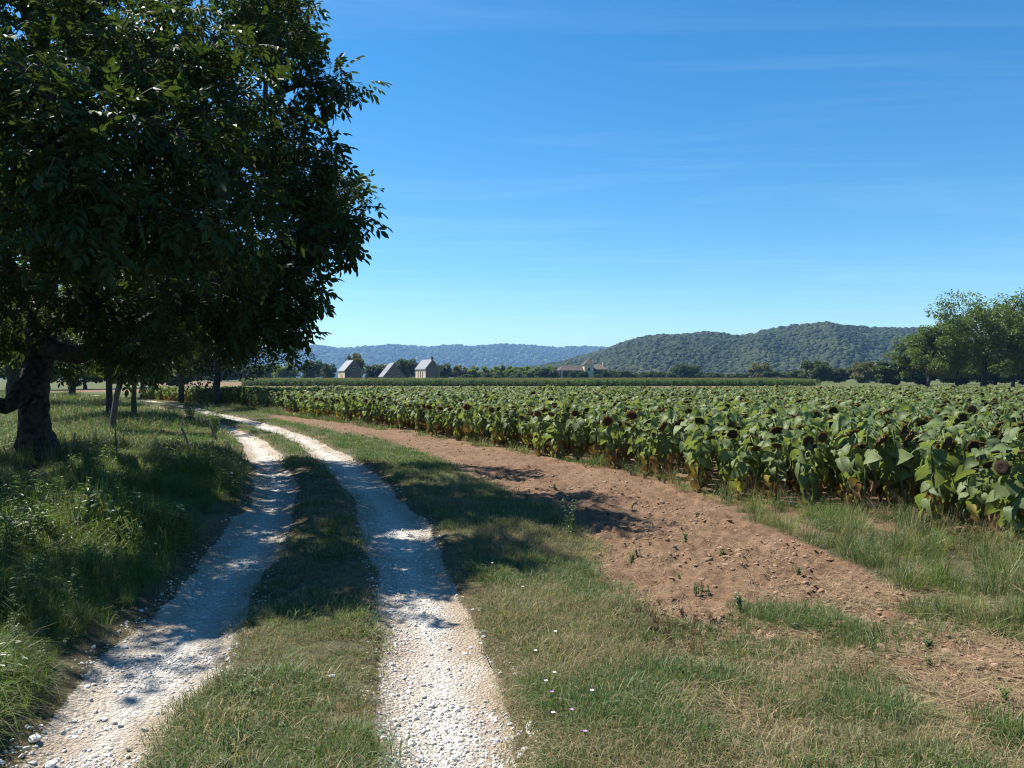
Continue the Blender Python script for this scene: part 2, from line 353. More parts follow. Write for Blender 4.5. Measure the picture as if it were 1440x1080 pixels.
def height(x, y):
    r = np.hypot(x, y)
    dr, dl = rutdist(x, y)
    near = 1 - sstep(60, 110, r)
    h = (fbm(x, y, 0.35, 3, 1) - 0.5) * 0.10 * near
    rut = np.maximum(sstep(0.22, -0.14, dr), sstep(0.22, -0.14, dl))
    h -= 0.062 * rut * near
    mid = sstep(0.0, 0.5, x - tab(TL, y)) * sstep(0.0, 0.5, tab(TR, y) - x)
    h += 0.028 * mid * near * (1 - rut)
    left = sstep(0.25, 1.3, tab(TL, y) - x) * near
    h += 0.15 * left
    nr = 1 - sstep(14, 40, r)
    h += (fbm(x, y, 2.6, 3, 21) - 0.5) * 0.035 * (1 - 0.6 * rut) * (1 - sstep(20, 50, r))
    sm = soilmask(x, y)
    cl = fbm(x, y, 7, 4, 31)
    h += sm * ((cl - 0.5) * 0.09 + (fbm(x, y, 20, 3, 35) - 0.5) * 0.075 + 0.03 * np.clip(vnoise(x * 11, y * 11, 77) - 0.68, 0, 1) / 0.32) * (0.35 + 0.65 * nr)
    h += rut * (fbm(x, y, 22, 3, 41) - 0.5) * 0.014 * nr
    return h
def zat(x, y): return float(height(np.array([float(x)]), np.array([float(y)]))[0])

# ------------------------------------------------------------------ ground: one relief, cut into ground / track / soil strip / field soil
def build_ground():
    th = np.concatenate([np.linspace(-42, 42, 400), np.linspace(42, 318, 64)[1:-1]]) * math.pi / 180
    r = np.concatenate([[0.02, 0.4, 0.9, 1.4, 1.8], np.geomspace(2.1, 70, 500), np.geomspace(72, 7000, 50)])
    nr_, nc = len(r), len(th)
    RR, TH = np.meshgrid(r, th, indexing='ij')
    x = (RR * np.sin(TH)).ravel(); y = (RR * np.cos(TH)).ravel()
    z = height(x, y)
    dr, dl = rutdist(x, y); dmin = np.minimum(dr, dl)
    rut = sstep(0.10, -0.06, dmin) * (1 - sstep(90, 130, np.hypot(x, y)))
    sm = soilmask(x, y)
    fld = (x > tab(FE, y) - 0.2) & (y < FIELD_END + 1) & (y > 3)
    near = 1 - sstep(50, 75, np.hypot(x, y))
    bare = sstep(0.62, 0.74, fbm(x, y, 0.8, 3, 55)) * 0.55 * near
    edge = sstep(0.28, 0.05, dmin) * 0.7
    soil = np.clip(np.maximum.reduce([sm, fld * 1.0, bare, edge * 0.6]), 0, 1)
    # bare dry strip beyond the sunflowers and the ploughed field beside the corn
    soil = np.maximum(soil, sstep(80, 95, y) * (1 - sstep(149, 152, y)) * sstep(75, 62, x) * (x > -60) * 0.8)
    soil = np.maximum(soil, 1.0 * ((y > 150) & (y < 300) & (x < -0.335 * y) & (x > -0.47 * y)))
    dust = np.clip(edge + sstep(0.50, 0.72, fbm(x, y, 1.6, 3, 61)) * 0.8 + sstep(0.03, -0.05, dmin) * 0, 0, 1) * sstep(-0.36, -0.06, dmin)
    far = sstep(45, 80, np.hypot(x, y))
    V = np.stack([x, y, z], -1)
    i = np.arange(nr_ - 1)[:, None] * nc; j = np.arange(nc)[None]; j2 = (j + 1) % nc
    F = np.stack([i + j, i + nc + j, i + nc + j2, i + j2], -1).reshape(-1, 4)
    zone = np.where(rut > 0.5, 1, np.where(sm > 0.5, 2, np.where(fld, 3, 0)))
    fz = np.sort(zone[F], axis=1)[:, 2]
    fz = np.where((fz == 1) & (V[F[:, 0], 1] < -10), 0, fz)
    names = ['ground', 'gravel_track', 'soil_strip', 'field_soil']
    labs = [('grassy flat farmland ground reaching to the hills', 'ground'), ('white limestone gravel track of two wheel ruts curving past the trees', 'track'),
            ('strip of bare brown tilled soil beside the sunflowers', 'soil'), ('brown soil under the sunflower plants', 'soil')]
    obs = []
    for k in range(4):
        f = F[fz == k]
        u, inv = np.unique(f, return_inverse=True)
        me = mesh_np(names[k], V[u], [inv.reshape(-1, 4)], M_GROUND, True,
                     {'rut': rut[u], 'soil': soil[u], 'dust': dust[u], 'far': far[u]})
        o = tag(place(names[k], me), labs[k][0], labs[k][1], kind='structure'); obs.append(o)
    return obs
GROUND, TRACK, STRIP, FIELDSOIL = build_ground()

# ------------------------------------------------------------------ scatter by geometry nodes (for uncountable stuff)
def kit(name, meshes):
    c = bpy.data.collections.new(name)              # not linked to the scene: only a source of shapes
    for k, me in enumerate(meshes):
        c.objects.link(bpy.data.objects.new('%s_%02d' % (name, k), me))
    return c
def scatter(name, pts, rot, scl, idx, coll, parent=None):
    me = mesh_np(name, pts, [], [], attrs={'rot': rot, 'scl': scl})
    at = me.attributes.new('idx', 'INT', 'POINT'); at.data.foreach_set('value', np.asarray(idx, np.int32))
    o = place(name, me, parent); o['kind'] = 'stuff'
    ng = bpy.data.node_groups.new(name, 'GeometryNodeTree')
    ng.interface.new_socket('Geometry', in_out='INPUT', socket_type='NodeSocketGeometry')
    ng.interface.new_socket('Geometry', in_out='OUTPUT', socket_type='NodeSocketGeometry')
    gi = N(ng, 'NodeGroupInput'); go = N(ng, 'NodeGroupOutput')
    ci = N(ng, 'GeometryNodeCollectionInfo', transform_space='ORIGINAL'); ci.inputs[0].default_value = coll
    ci.inputs['Separate Children'].default_value = True; ci.inputs['Reset Children'].default_value = True
    ip = N(ng, 'GeometryNodeInstanceOnPoints'); ip.inputs['Pick Instance'].default_value = True
    def na(n, t):
        a = N(ng, 'GeometryNodeInputNamedAttribute', data_type=t); a.inputs['Name'].default_value = n; return a.outputs[0]
    er = N(ng, 'FunctionNodeEulerToRotation')
    L = ng.links.new
    L(gi.outputs[0], ip.inputs['Points']); L(ci.outputs[0], ip.inputs['Instance'])
    L(na('idx', 'INT'), ip.inputs['Instance Index']); L(na('rot', 'FLOAT_VECTOR'), er.inputs[0]); L(er.outputs[0], ip.inputs['Rotation'])
    L(na('scl', 'FLOAT_VECTOR'), ip.inputs['Scale']); L(ip.outputs[0], go.inputs[0])
    md = o.modifiers.new('scatter', 'NODES'); md.node_group = ng
    return o

# ------------------------------------------------------------------ hills and their woods
def lumpy(seed, sub=2, amp=0.28, flat=0.8):
    bm = bmesh.new(); bmesh.ops.create_icosphere(bm, subdivisions=sub, radius=1)
    V = np.array([v.co[:] for v in bm.verts]); F = np.array([[v.index for v in f.verts] for f in bm.faces]); bm.free()
    n = np.zeros(len(V)); rg = np.random.default_rng(seed)
    for k in range(26):
        d = rg.normal(size=3); d /= np.linalg.norm(d)
        n += np.exp(-((V - d) ** 2).sum(1) / (0.10 + 0.25 * rg.random())) * (rg.random() - 0.35)
    n += (rg.random(len(V)) - 0.5) * 0.35
    V = V * (1 + amp * n)[:, None]; V[:, 2] *= flat
    return V, F
forest_kit = kit('forest_crown', [mesh_np('forest_crown', *(lambda q: (q[0], [q[1]]))(lumpy(50 + k, 3)), M_FOREST, False) for k in range(6)])
def hill(name, label, prof, D0, D1, x0, x1, nx, ny, spacing, size, seed, base=0.0):
    px = np.array([p[0] for p in prof], float); py = np.array([p[1] for p in prof], float)
    ax = np.linspace(x0, x1, nx); t = np.linspace(0, 1.35, ny)
    AX, T = np.meshgrid(ax, t, indexing='ij')
    D = D0 + (D1 - D0) * T + (fbm(AX, T, 0.012, 2, seed) - 0.5) * 0.18 * (D1 - D0) * np.minimum(T * 4, 1)
    def H(u_, t_, d_):
        ridge = (531 - np.interp(u_, px, py)) / 1090 * D1 + EYE - size * 1.55
        s = np.where(t_ < 1, np.sin(np.clip(t_, 0, 1) * math.pi / 2) ** 1.15, 1 - (t_ - 1) * 0.8)
        gul = (fbm(u_ + t_ * 60, t_ * 120, 0.020, 3, seed + 3) - 0.5) * 0.30 * np.sin(np.clip(t_, 0, 1) * math.pi)
        return np.maximum(ridge, 0) * np.clip(s + gul, 0, 1.2) - 0.4
    X = (AX - 720) / 1090 * D; Z = H(AX, T, D)
    V = np.stack([X.ravel(), D.ravel(), Z.ravel()], -1)
    i = np.arange(nx - 1)[:, None] * ny; j = np.arange(ny - 1)[None]
    F = np.stack([i + j, i + ny + j, i + ny + j + 1, i + j + 1], -1).reshape(-1, 4)
    n = len(V); one = np.ones(n); zero = np.zeros(n)
    o = tag(place(name, mesh_np(name, V, [F], M_GROUND, True, {'far': one, 'rut': zero, 'soil': zero, 'dust': zero})), label, 'hill', kind='structure')
    # woods
    rg = np.random.default_rng(seed)
    Dm = (D0 + D1) / 2; wid = (x1 - x0) / 1090 * Dm; cnt = int(wid * (D1 - D0) * 1.25 / spacing ** 2)
    u_ = rg.uniform(x0, x1, cnt); t_ = rg.uniform(0.0, 1.12, cnt)
    dd = D0 + (D1 - D0) * t_ + (fbm(u_, t_, 0.012, 2, seed) - 0.5) * 0.18 * (D1 - D0) * np.minimum(t_ * 4, 1)
    xx = (u_ - 720) / 1090 * dd; zz_ = H(u_, t_, dd)
    keep = fbm(xx, dd, 1 / 90., 3, seed + 9) < (0.79 + 0.2 * (t_ > 0.9))
    s = size * np.clip(rg.lognormal(0, 0.32, cnt), .5, 1.75) * (0.75 + 0.5 * fbm(xx, dd, 1 / 120., 2, seed + 5))
    pts = np.stack([xx, dd, zz_ + s * 0.35], -1)[keep]; s = s[keep]; m = len(s)
    rot = np.stack([rg.normal(0, .15, m), rg.normal(0, .15, m), rg.uniform(0, 6.28, m)], -1)
    sc = np.stack([s, s, s * rg.uniform(0.8, 1.25, m)], -1)
    f = scatter('forest', pts, rot, sc, rg.integers(0, 6, m), forest_kit)
    return o, f
_, f1 = hill('far_hills', 'long low blue wooded hills on the horizon',
     [(-500, 480), (0, 484), (300, 488), (420, 488), (445, 486), (475, 490), (520, 487), (560, 485), (600, 488), (640, 484.5), (665, 487), (705, 484), (745, 485.5), (785, 489), (820, 487), (850, 488), (900, 489), (1100, 492), (1700, 494)],
     4000, 4900, -420, 1000, 160, 26, 17.0, 8.5, 3)
tag(f1, 'hazy blue woodland covering the far hills', 'woodland')
_, f2 = hill('wooded_hill', 'green wooded hill rising behind the manor',
     [(640, 530), (720, 521), (790, 509), (820, 500), (850, 492), (880, 482), (920, 475.5), (960, 471.5), (1000, 472), (1040, 474), (1080, 467.5), (1130, 459.5), (1180, 458.5), (1240, 460), (1300, 462), (1380, 467), (1500, 474), (1800, 490)],
     850, 1450, 660, 1640, 150, 36, 4.8, 2.7, 5)
tag(f2, 'dark green woodland covering the nearer hill', 'woodland')

# ------------------------------------------------------------------ trees
def leaflet_template():
    """oval leaflet along +x, folded on its midrib: 6 vertices, two quads"""
    V = np.array([(0, 0, 0), (0.30, 0.20, 0.05), (0.68, 0.19, 0.02), (1, 0, -0.12), (0.68, -0.19, 0.02), (0.30, -0.20, 0.05)], float)
    F = np.array([(0, 3, 2, 1), (0, 5, 4, 3)])
    return V, F
LV, LF = leaflet_template()
def compound_leaf(seed, pairs=3, L=0.30, leaf=0.115):
    rg = np.random.default_rng(seed); Vs, Fs = [], []; n = 0
    ss = np.linspace(0.34, 0.88, pairs)
    items = [(s, sd, leaf * (0.72 + 0.36 * k / (pairs - 1))) for k, s in enumerate(ss) for sd in (-1, 1)] + [(1.0, 0, leaf * 1.2)]
    for s, sd, l in items:
        p = np.array([L * s, 0, -0.30 * L * s * s])
        a = sd * (1.0 + rg.normal(0, .12)); dz = -0.35 - 0.3 * rg.random()
        d = np.array([[math.cos(a), math.sin(a), dz]])
        Mx = frames(d, np.array([[rg.normal(0, .25), rg.normal(0, .25), 1.0]]))[0]
        Vs.append(p + (LV * l * rg.uniform(.85, 1.15)) @ Mx.T); Fs.append(LF + n); n += 6
    # rachis as a thin folded strip
    xs = np.linspace(0, 1, 5) * L; z = -0.30 * xs ** 2 / L
    r = np.concatenate([np.stack([xs, xs * 0 + .003, z], -1), np.stack([xs, xs * 0 - .003, z - .004], -1)])
    Vs.append(r); Fs.append(np.array([(k, k + 1, k + 6, k + 5) for k in range(4)]) + n)
    return np.concatenate(Vs), np.concatenate(Fs)
def bez(a, b, sag=0.0, n=6, jit=0.0, rg=None, up=0.25):
    a = np.asarray(a, float); b = np.asarray(b, float)
    L = np.linalg.norm(b - a); c = (a + b) / 2 + np.array([0, 0, up * L - sag])
    t = np.linspace(0, 1, n)[:, None]
    P = (1 - t) ** 2 * a + 2 * t * (1 - t) * c + t * t * b
    if jit and rg is not None: P[1:-1] += rg.normal(0, jit * L, (n - 2, 3))
    return P
def trunk_mesh(mb, P, r, k=12, rg=None, flare=0.35):
    P = np.asarray(P, float)
    V, F = tube(P, r, k)
    if rg is not None:
        ring = np.repeat(np.arange(len(P)), k); ang = np.tile(np.arange(k), len(P))
        lob = rg.uniform(-1, 1, k)
        C = P[ring]; f = 1 + 0.09 * rg.normal(size=len(V)) + flare * np.exp(-ring * 0.9) * (0.6 + 0.6 * lob[ang])
        V = C + (V - C) * f[:, None]
    mb.add(V, [F])
    mb.add(V[-k:], [[tuple(range(k))]])
def make_tree_meshes(seed, H, Rc, base, tr, nclump, nleaf, leafsize, mat, squash=1.0, limbs=7, open_=0.0, lean=(0, 0)):
    """one trunk mesh, one crown mesh; crown of clumps filling an uneven ellipsoid"""
    rg = np.random.default_rng(seed)
    cz = (base + H) / 2; rz = (H - base) / 2
    d = rg.normal(size=(nclump, 3)); d /= np.linalg.norm(d, axis=1)[:, None]
    rad = rg.uniform(0.35, 0.95, nclump) ** 0.6
    lob = 1 + 0.22 * np.sin(np.arctan2(d[:, 1], d[:, 0]) * 3 + seed) + rg.normal(0, .08, nclump)
    C = d * (rad * lob)[:, None] * np.array([Rc, Rc * squash, rz]) + np.array([lean[0], lean[1], cz])
    C[:, 2] = np.maximum(C[:, 2], base + 0.05 * H)
    cr_ = rg.uniform(0.16, 0.30, nclump) * Rc
    k = rg.integers(0, nclump, nleaf)
    dd = rg.normal(size=(nleaf, 3)); dd /= np.linalg.norm(dd, axis=1)[:, None]
    P = C[k] + dd * (cr_[k] * rg.uniform(0.25, 1, nleaf) ** 0.6)[:, None] * np.array([1, 1, 0.7])
    dirs = dd + rg.normal(0, .6, (nleaf, 3)) - np.array([0, 0, .35])
    M = frames(dirs, np.array([0, 0, 1.0]) + rg.normal(0, .5, (nleaf, 3)))
    s = leafsize * rg.uniform(0.6, 1.3, nleaf)
    q = np.array([(0, 0, 0), (.5, .33, .06), (1, 0, -.1), (.5, -.33, .06)])
    V = P[:, None] + np.einsum('nij,kj->nki', M, q) * s[:, None, None]
    b = (np.arange(nleaf) * 4)[:, None]
    F = np.concatenate([b + np.array([0, 2, 1]), b + np.array([0, 3, 2])])
    crown = mesh_np('crown', V.reshape(-1, 3), [F], mat)
    mb = MB()
    top = np.array([lean[0] * .6, lean[1] * .6, base + 0.35 * (H - base)])
    n = 8; t = np.linspace(0, 1, n)[:, None]
    TP = np.array([0, 0, -0.25]) * (1 - t) + top * t + np.concatenate([np.zeros((1, 3)), rg.normal(0, .05 * tr * 4, (n - 1, 3)) * np.array([1, 1, 0])])
    trunk_mesh(mb, TP, tr * np.linspace(1.15, 0.6, n), 9, rg)
    order = np.argsort(-np.linalg.norm(C - top, axis=1))[:limbs * 3:3] if nclump > limbs * 3 else np.arange(min(limbs, nclump))
    for c in order:
        a = TP[rg.integers(4, n)]
        Pb = bez(a, C[c], n=6, jit=.03, rg=rg)
        mb.tube(Pb, np.linspace(tr * .42, tr * .06, 6), 5, caps=False)
        for c2 in np.argsort(np.linalg.norm(C - C[c], axis=1))[1:4]:
            Pc = bez(Pb[3], C[c2], n=4, jit=.03, rg=rg); mb.tube(Pc, np.linspace(tr * .16, tr * .03, 4), 4, caps=False)
    return mb.mesh('trunk', M_BARK), crown
def put_tree(name, label, meshes, x, y, s=1.0, rz=0.0, group=None, sz=None):
    e = empty(name, (x, y, zat(x, y) if math.hypot(x, y) < 200 else 0.0), rz); e.scale = (s, s, sz or s)
    tag(e, label, 'tree', group)
    place('trunk', meshes[0], e)
    c = place('crown', meshes[1], e); c['kind'] = 'stuff'
    return e

# the great walnut beside the track ------------------------------------------------
def great_walnut():
    rg = np.random.default_rng(4)
    bx, by = -8.7, 14.2
    zb = zat(bx, by)
    e = empty('walnut_tree', (bx, by, zb)); tag(e, 'massive dark walnut tree overhanging the gravel track', 'tree')
    O = np.array([bx, by, zb])
    def W(px, py, D): return np.array([PX(px, D), D, PZ(py, D)]) - O
    mb = MB()
    TP = np.array([(0.05, 0, -.35), (0.0, 0, .15), (-.05, 0, .6), (-.08, .02, 1.1), (-.04, .04, 1.6), (.02, .06, 2.1), (.08, .1, 2.8), (.05, .12, 3.8), (0, .1, 5.0), (.1, .05, 6.5), (.2, 0, 8.2)])
    rr = np.array([.46, .36, .265, .235, .235, .28, .23, .20, .17, .12, .06])
    # denser rings for a rough outline
    tt = np.linspace(0, len(TP) - 1, 44); TPd = np.stack([np.interp(tt, np.arange(len(TP)), TP[:, k]) for k in range(3)], -1); rd = np.interp(tt, np.arange(len(TP)), rr)
    V, F = tube(TPd, rd, 22); C = np.repeat(TPd, 22, axis=0)
    f = 1 + 0.05 * rg.normal(size=len(V)) + 0.10 * np.sin(np.tile(np.arange(22), 44) * 2 * math.pi / 22 * 4 + np.repeat(tt, 22) * .5) * np.exp(-np.repeat(tt, 22) * .35)
    mb.add(C + (V - C) * f[:, None], [F])
    place('trunk', mb.mesh('trunk', M_BARK), e)
    limb_ends = [  # start height index, mid, end
        (2.0, [W(130, 500, 13.8), W(190, 455, 13.2), W(300, 400, 12.2), W(420, 360, 11.4)], .20),
        (1.75, [W(20, 572, 13.6), W(-60, 560, 13.0), W(-200, 480, 12.0)], .21),
        (2.6, [W(110, 440, 12.8), W(170, 330, 10.6), W(220, 200, 9.0)], .17),
        (2.8, [W(40, 400, 15.5), W(120, 300, 17.0), W(240, 230, 17.6)], .16),
        (3.4, [W(120, 360, 14.0), W(250, 220, 13.0), W(400, 130, 12.2)], .16),
        (3.0, [W(20, 400, 12.6), W(-30, 260, 9.6), W(40, 150, 8.0)], .15),
        (4.5, [W(100, 200, 14.0), W(210, 60, 13.6), W(330, -60, 13.0)], .13),
        (3.6, [W(10, 330, 15.0), W(-150, 200, 15.5), W(-300, 100, 15.0)], .14),
        (5.0, [W(70, 150, 13.6), W(20, -40, 13.4), W(-20, -160, 13.0)], .12)]
    limb_pts = [TPd[14:]]
    for zs, ends, r0 in limb_ends:
        P0 = np.array([np.interp(zs, TPd[:, 2], TPd[:, k]) for k in range(3)])
        K = np.array([P0] + ends); t = np.linspace(0, len(K) - 1, 16)
        P = np.stack([np.interp(t, np.arange(len(K)), K[:, k]) for k in range(3)], -1)
        for _ in range(2): P[1:-1] = (P[:-2] + P[1:-1] * 2 + P[2:]) / 4
        P[1:] += rg.normal(0, .035, (15, 3))
        lm = MB(); lm.tube(P, np.linspace(r0, .035, 16) * (1 + .05 * rg.normal(size=16)), 9)
        place('limb', lm.mesh('limb', M_BARK), e); limb_pts.append(P)
    LP = np.concatenate(limb_pts)
    # clumps of foliage inside an uneven envelope
    cen = np.array([-8.5, 12.9, 5.9]) - O; rad = np.array([5.1, 5.6, 4.3])
    cl = []
    while len(cl) < 122:
        d = rg.normal(size=3); d /= np.linalg.norm(d)
        t = rg.uniform(0.25, 1) ** 0.45
        lob = 1 + .10 * math.sin(3 * math.atan2(d[1], d[0]) + 1.0) + .08 * math.sin(5 * d[2] + 2 * d[0])
        p = cen + d * t * lob * rad
        wz = p[2] + O[2]
        if wz < 2.55: continue
        # keep clear of the sight line under the boughs, round the trunk
        if wz < 3.4 and np.hypot(p[0], p[1]) < 2.2: continue
        cl.append((p, rg.uniform(.48, .92)))
    for px, py, D, r in [(478, 118, 11.5, .36), (430, 120, 11.6, .62), (490, 302, 11.6, .40), (450, 318, 11.4, .62), (470, 338, 11.8, .45), (425, 210, 11.5, .7), (390, 330, 11, .8), (430, 260, 11.6, .6), (412, 412, 11.0, .36), (455, 285, 11.8, .5), (395, 440, 10.8, .35), (385, 380, 11.2, .6),
                         (400, 400, 10.8, .8), (370, 450, 10.8, .7), (300, 430, 10.2, .8), (250, 460, 10.5, .7), (360, 410, 12, .9), (370, 20, 11.8, .7), (395, 60, 11.7, .55), (390, -40, 12, .6),
                         (150, 470, 12, .5), (200, 490, 12.5, .5), (130, 430, 12, .6), (100, 500, 16.5, .5), (60, 470, 16.5, .6), (20, 470, 15, .5), (0, 440, 12, .7), (80, 150, 7.3, .5), (150, 190, 7.4, .5), (260, 190, 8.2, .6), (310, 240, 8.4, .6), (30, 300, 7.0, .55), (110, 330, 7.2, .55), (200, 300, 7.8, .6), (30, 90, 7.6, .5), (200, 90, 8.6, .6),
                         (110, 250, 7, .6), (270, 330, 7.9, .6), (330, 140, 9.4, .7), (150, 40, 8.6, .6), (340, 330, 9, .7), (190, 500, 14, .5), (-20, 200, 7.2, .6), (300, 50, 9.6, .7)]:
        cl.append((W(px, py, D), r))
    tw = MB(); allP = []; allD = []
    for p, r in cl:
        j = np.argmin(((LP - p) ** 2).sum(1) + (LP[:, 2] > p[2] + .5) * 2)
        Pb = bez(LP[j], p, n=6, jit=.03, rg=rg, up=.12); tw.tube(Pb, np.linspace(.045, .012, 6), 5, caps=False)
        nt_ = int(21 * (r / .75) ** 1.4) + 5
        d = rg.normal(size=(nt_, 3)); d /= np.linalg.norm(d, axis=1)[:, None]
        for dd in d:
            q = p + dd * r * rg.uniform(.5, 1.0) * np.array([1, 1, .75])
            Pt = bez(Pb[4], q, n=4, jit=.03, rg=rg, up=.06); tw.tube(Pt, np.linspace(.010, .004, 4), 3, caps=False)
            ns = rg.integers(4, 7)
            s = rg.uniform(.35, 1.0, ns)
            pos = Pt[0] + (q - Pt[0]) * s[:, None] + (Pt[2] - (Pt[0] + Pt[3]) / 2) * .3
            dr_ = dd * .9 + rg.normal(0, .65, (ns, 3)) - np.array([0, 0, .25])
            allP.append(pos); allD.append(dr_)
    t_ = place('twigs', tw.mesh('twigs', M_BARK), e); t_['kind'] = 'stuff'
    P = np.concatenate(allP); Dr = np.concatenate(allD); n = len(P)
    M = frames(Dr, np.array([0, 0, 1.0]) + rg.normal(0, .45, (n, 3))); s = rg.uniform(.7, 1.2, n)
    temps = [compound_leaf(90 + k, 3 if k % 2 else 2 + (k % 3)) for k in range(5)]
    tk = rg.integers(0, 5, n)
    # the 300 leaves that show largest are leaves of their own
    wp = P + O; sc_ = np.linalg.norm(wp - np.array([0, 0, EYE]), axis=1) / s
    u = 720 + 1090 * wp[:, 0] / wp[:, 1]; v = 531 - 1090 * (wp[:, 2] - EYE) / wp[:, 1]
    sc_ = np.where((u > 0) & (u < 560) & (v > 5) & (v < 540), sc_, 99)
    big = np.argsort(sc_)[:300]; rest = np.setdiff1d(np.arange(n), big)
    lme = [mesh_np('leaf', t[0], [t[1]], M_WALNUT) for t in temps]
    for b in big:
        o = place('leaf', lme[tk[b]], e)
        Mb = Matrix([[*(M[b, i] * s[b]), P[b, i]] for i in range(3)] + [[0, 0, 0, 1]]); o.matrix_basis = Mb
    Vs, Fs, nn = [], [], 0
    for k in range(5):
        r_ = rest[tk[rest] == k]; tv, tf = temps[k]
        V = P[r_][:, None] + np.einsum('nij,kj->nki', M[r_], tv) * s[r_][:, None, None]
        F = (np.arange(len(r_)) * len(tv))[:, None, None] + tf[None]
        Vs.append(V.reshape(-1, 3)); Fs.append(F.reshape(-1, 4) + nn); nn += len(r_) * len(tv)
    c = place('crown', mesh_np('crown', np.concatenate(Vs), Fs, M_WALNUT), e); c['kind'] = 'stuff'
    print('walnut compound leaves', n)
great_walnut()

# more trees of the meadow
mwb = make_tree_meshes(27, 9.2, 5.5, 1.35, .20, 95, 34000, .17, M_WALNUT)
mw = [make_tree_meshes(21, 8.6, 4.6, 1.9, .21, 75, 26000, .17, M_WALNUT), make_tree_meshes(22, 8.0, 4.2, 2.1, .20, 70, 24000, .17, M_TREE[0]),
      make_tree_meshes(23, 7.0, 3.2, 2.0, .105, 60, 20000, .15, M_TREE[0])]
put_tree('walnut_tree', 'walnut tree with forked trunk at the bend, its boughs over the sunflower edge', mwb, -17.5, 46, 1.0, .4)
put_tree('walnut_tree', 'slim trunked tree where the track passes behind the forked walnut', mw[1], -22.0, 51.5, .95, 1.3)
put_tree('walnut_tree', 'tree with dark trunk just behind the pale sapling in the meadow', mw[2], PX(153, 26.5), 26.5, .92, 2.3)
put_tree('walnut_tree', 'small thin trunked tree deep in the meadow, shading the long grass', mw[2], PX(188, 29), 29, .85, 4.0)
put_tree('walnut_tree', 'meadow tree farther back near where the track turns away', mw[1], PX(102, 62), 62, 1.1, .2)
put_tree('walnut_tree', 'meadow tree behind the massive walnut trunk', mw[0], PX(15, 40), 40, .95, 3.0)
put_tree('walnut_tree', 'walnut tree standing beside the massive one, shading the bank', mwb, -12.9, 8.7, .96, 2.0)
def sapling():
    rg = np.random.default_rng(8); x, y = PX(159, 20.8), 20.8
    e = empty('young_tree', (x, y, zat(x, y))); tag(e, 'young tree with pale slanting trunk in the meadow', 'tree')
    P = np.array([(0, 0, -.1), (.03, 0, .5), (.10, 0, 1.0), (.22, .02, 1.6), (.25, .0, 2.2), (.3, 0, 3.0)])
    mb = MB(); mb.tube(P + rg.normal(0, .012, P.shape), [.095, .08, .075, .07, .05, .03], 9)
    mb.tube(bez(P[3], (.6, .1, 2.4), rg=rg, jit=.02), np.linspace(.05, .02, 6), 6); mb.tube(bez(P[3], (-.2, .1, 2.5), rg=rg, jit=.02), np.linspace(.05, .02, 6), 6)
    place('trunk', mb.mesh('trunk', M_PALEBARK), e)
    t, c = make_tree_meshes(77, 4.6, 1.3, 2.1, .05, 26, 6500, .13, M_WALNUT)
    c = place('crown', c, e); c['kind'] = 'stuff'
sapling()

# the line of trees on the far side of the field
kinds = [make_tree_meshes(31, 14.5, 7.4, 2.6, .40, 105, 22000, .36, M_TREE[0], open_=.3),     # 0 big open walnut
         make_tree_meshes(32, 9.5, 4.9, 1.8, .30, 80, 18000, .32, M_TREE[0]),                # 1 bushy walnut
         make_tree_meshes(33, 6.0, 3.3, .7, .18, 60, 12000, .34, M_TREE[1]),                 # 2 light orchard tree
         make_tree_meshes(34, 6.0, 3.0, .35, .18, 60, 12000, .36, M_TREE[2]),                # 3 dark round tree
         make_tree_meshes(35, 6.0, 3.6, .25, .18, 60, 12000, .34, M_TREE[3]),                # 4 yellowish round tree
         make_tree_meshes(36, 3.0, 2.4, .05, .10, 44, 8000, .30, M_TREE[2])]                 # 5 dark bush
gE = 'walnut trees at the far end of the sunflower field'
put_tree('walnut_tree', 'tall spreading walnut with an open crown at the field end', kinds[0], PX(1384, 122), 122, 1.0, .6, gE)
put_tree('walnut_tree', 'lower bushy walnut next to the tall spreading one at the field end', kinds[1], PX(1305, 120), 120, .95, 2.0, gE)
put_tree('walnut_tree', 'walnut beyond the tall spreading one, cut off by the picture edge', kinds[0], PX(1462, 119), 119, .98, 3.4, gE)
put_tree('walnut_tree', 'bushy walnut half hidden behind the tall spreading one', kinds[1], PX(1345, 135), 135, .9, 4.4, gE)
put_tree('walnut_tree', 'bushy walnut filling the gap behind the end of the walnut row', kinds[1], PX(1425, 140), 140, .95, 1.1, gE)
HT = {0: 14.5, 1: 9.5, 2: 6.0, 3: 6.0, 4: 6.0, 5: 3.0}; RAD = {0: 8.2, 1: 5.4, 2: 3.3, 3: 3.0, 4: 3.6, 5: 2.4}
def mid(px, ytop, wpx, k, D, label, group=None, name='field_tree'):
    H = PZ(ytop, D); s = wpx / 1090 * D / 2 / RAD[k]
    put_tree(name, label, kinds[k], PX(px, D), D, s, rng.uniform(0, 6.28), group, sz=H / HT[k])
gL = 'trees among the farm buildings'
mid(436, 506, 28, 3, 300, 'dark green tree at the end of the buildings, before the slate roofed barn', gL)
mid(460, 510, 26, 3, 310, 'dark tree next to the slate roofed barn with the lit doorway', gL)
mid(500, 499, 27, 4, 312, 'tall olive green tree rising behind the barn gable', gL)
mid(525, 512, 32, 3, 305, 'bushy green tree between the two barns', gL)
mid(567, 504, 32, 3, 312, 'dark round tree between the low barn and the house', gL)
mid(624, 511, 26, 3, 305, 'dark green tree against the shaded gable of the house', gL)
mid(645, 515, 24, 4, 318, 'olive tree starting the bright orchard row', gL)
gO = 'light green orchard trees in a row'
for px, yt, wd in [(664, 516, 26), (684, 516.5, 24), (703, 515, 22), (721, 516, 24), (738, 516.5, 22), (752, 517, 22), (773, 515.5, 24)]:
    mid(px, yt, wd, 2, 330 + rng.uniform(-6, 6), 'light green tree in the orchard row between house and manor', gO)
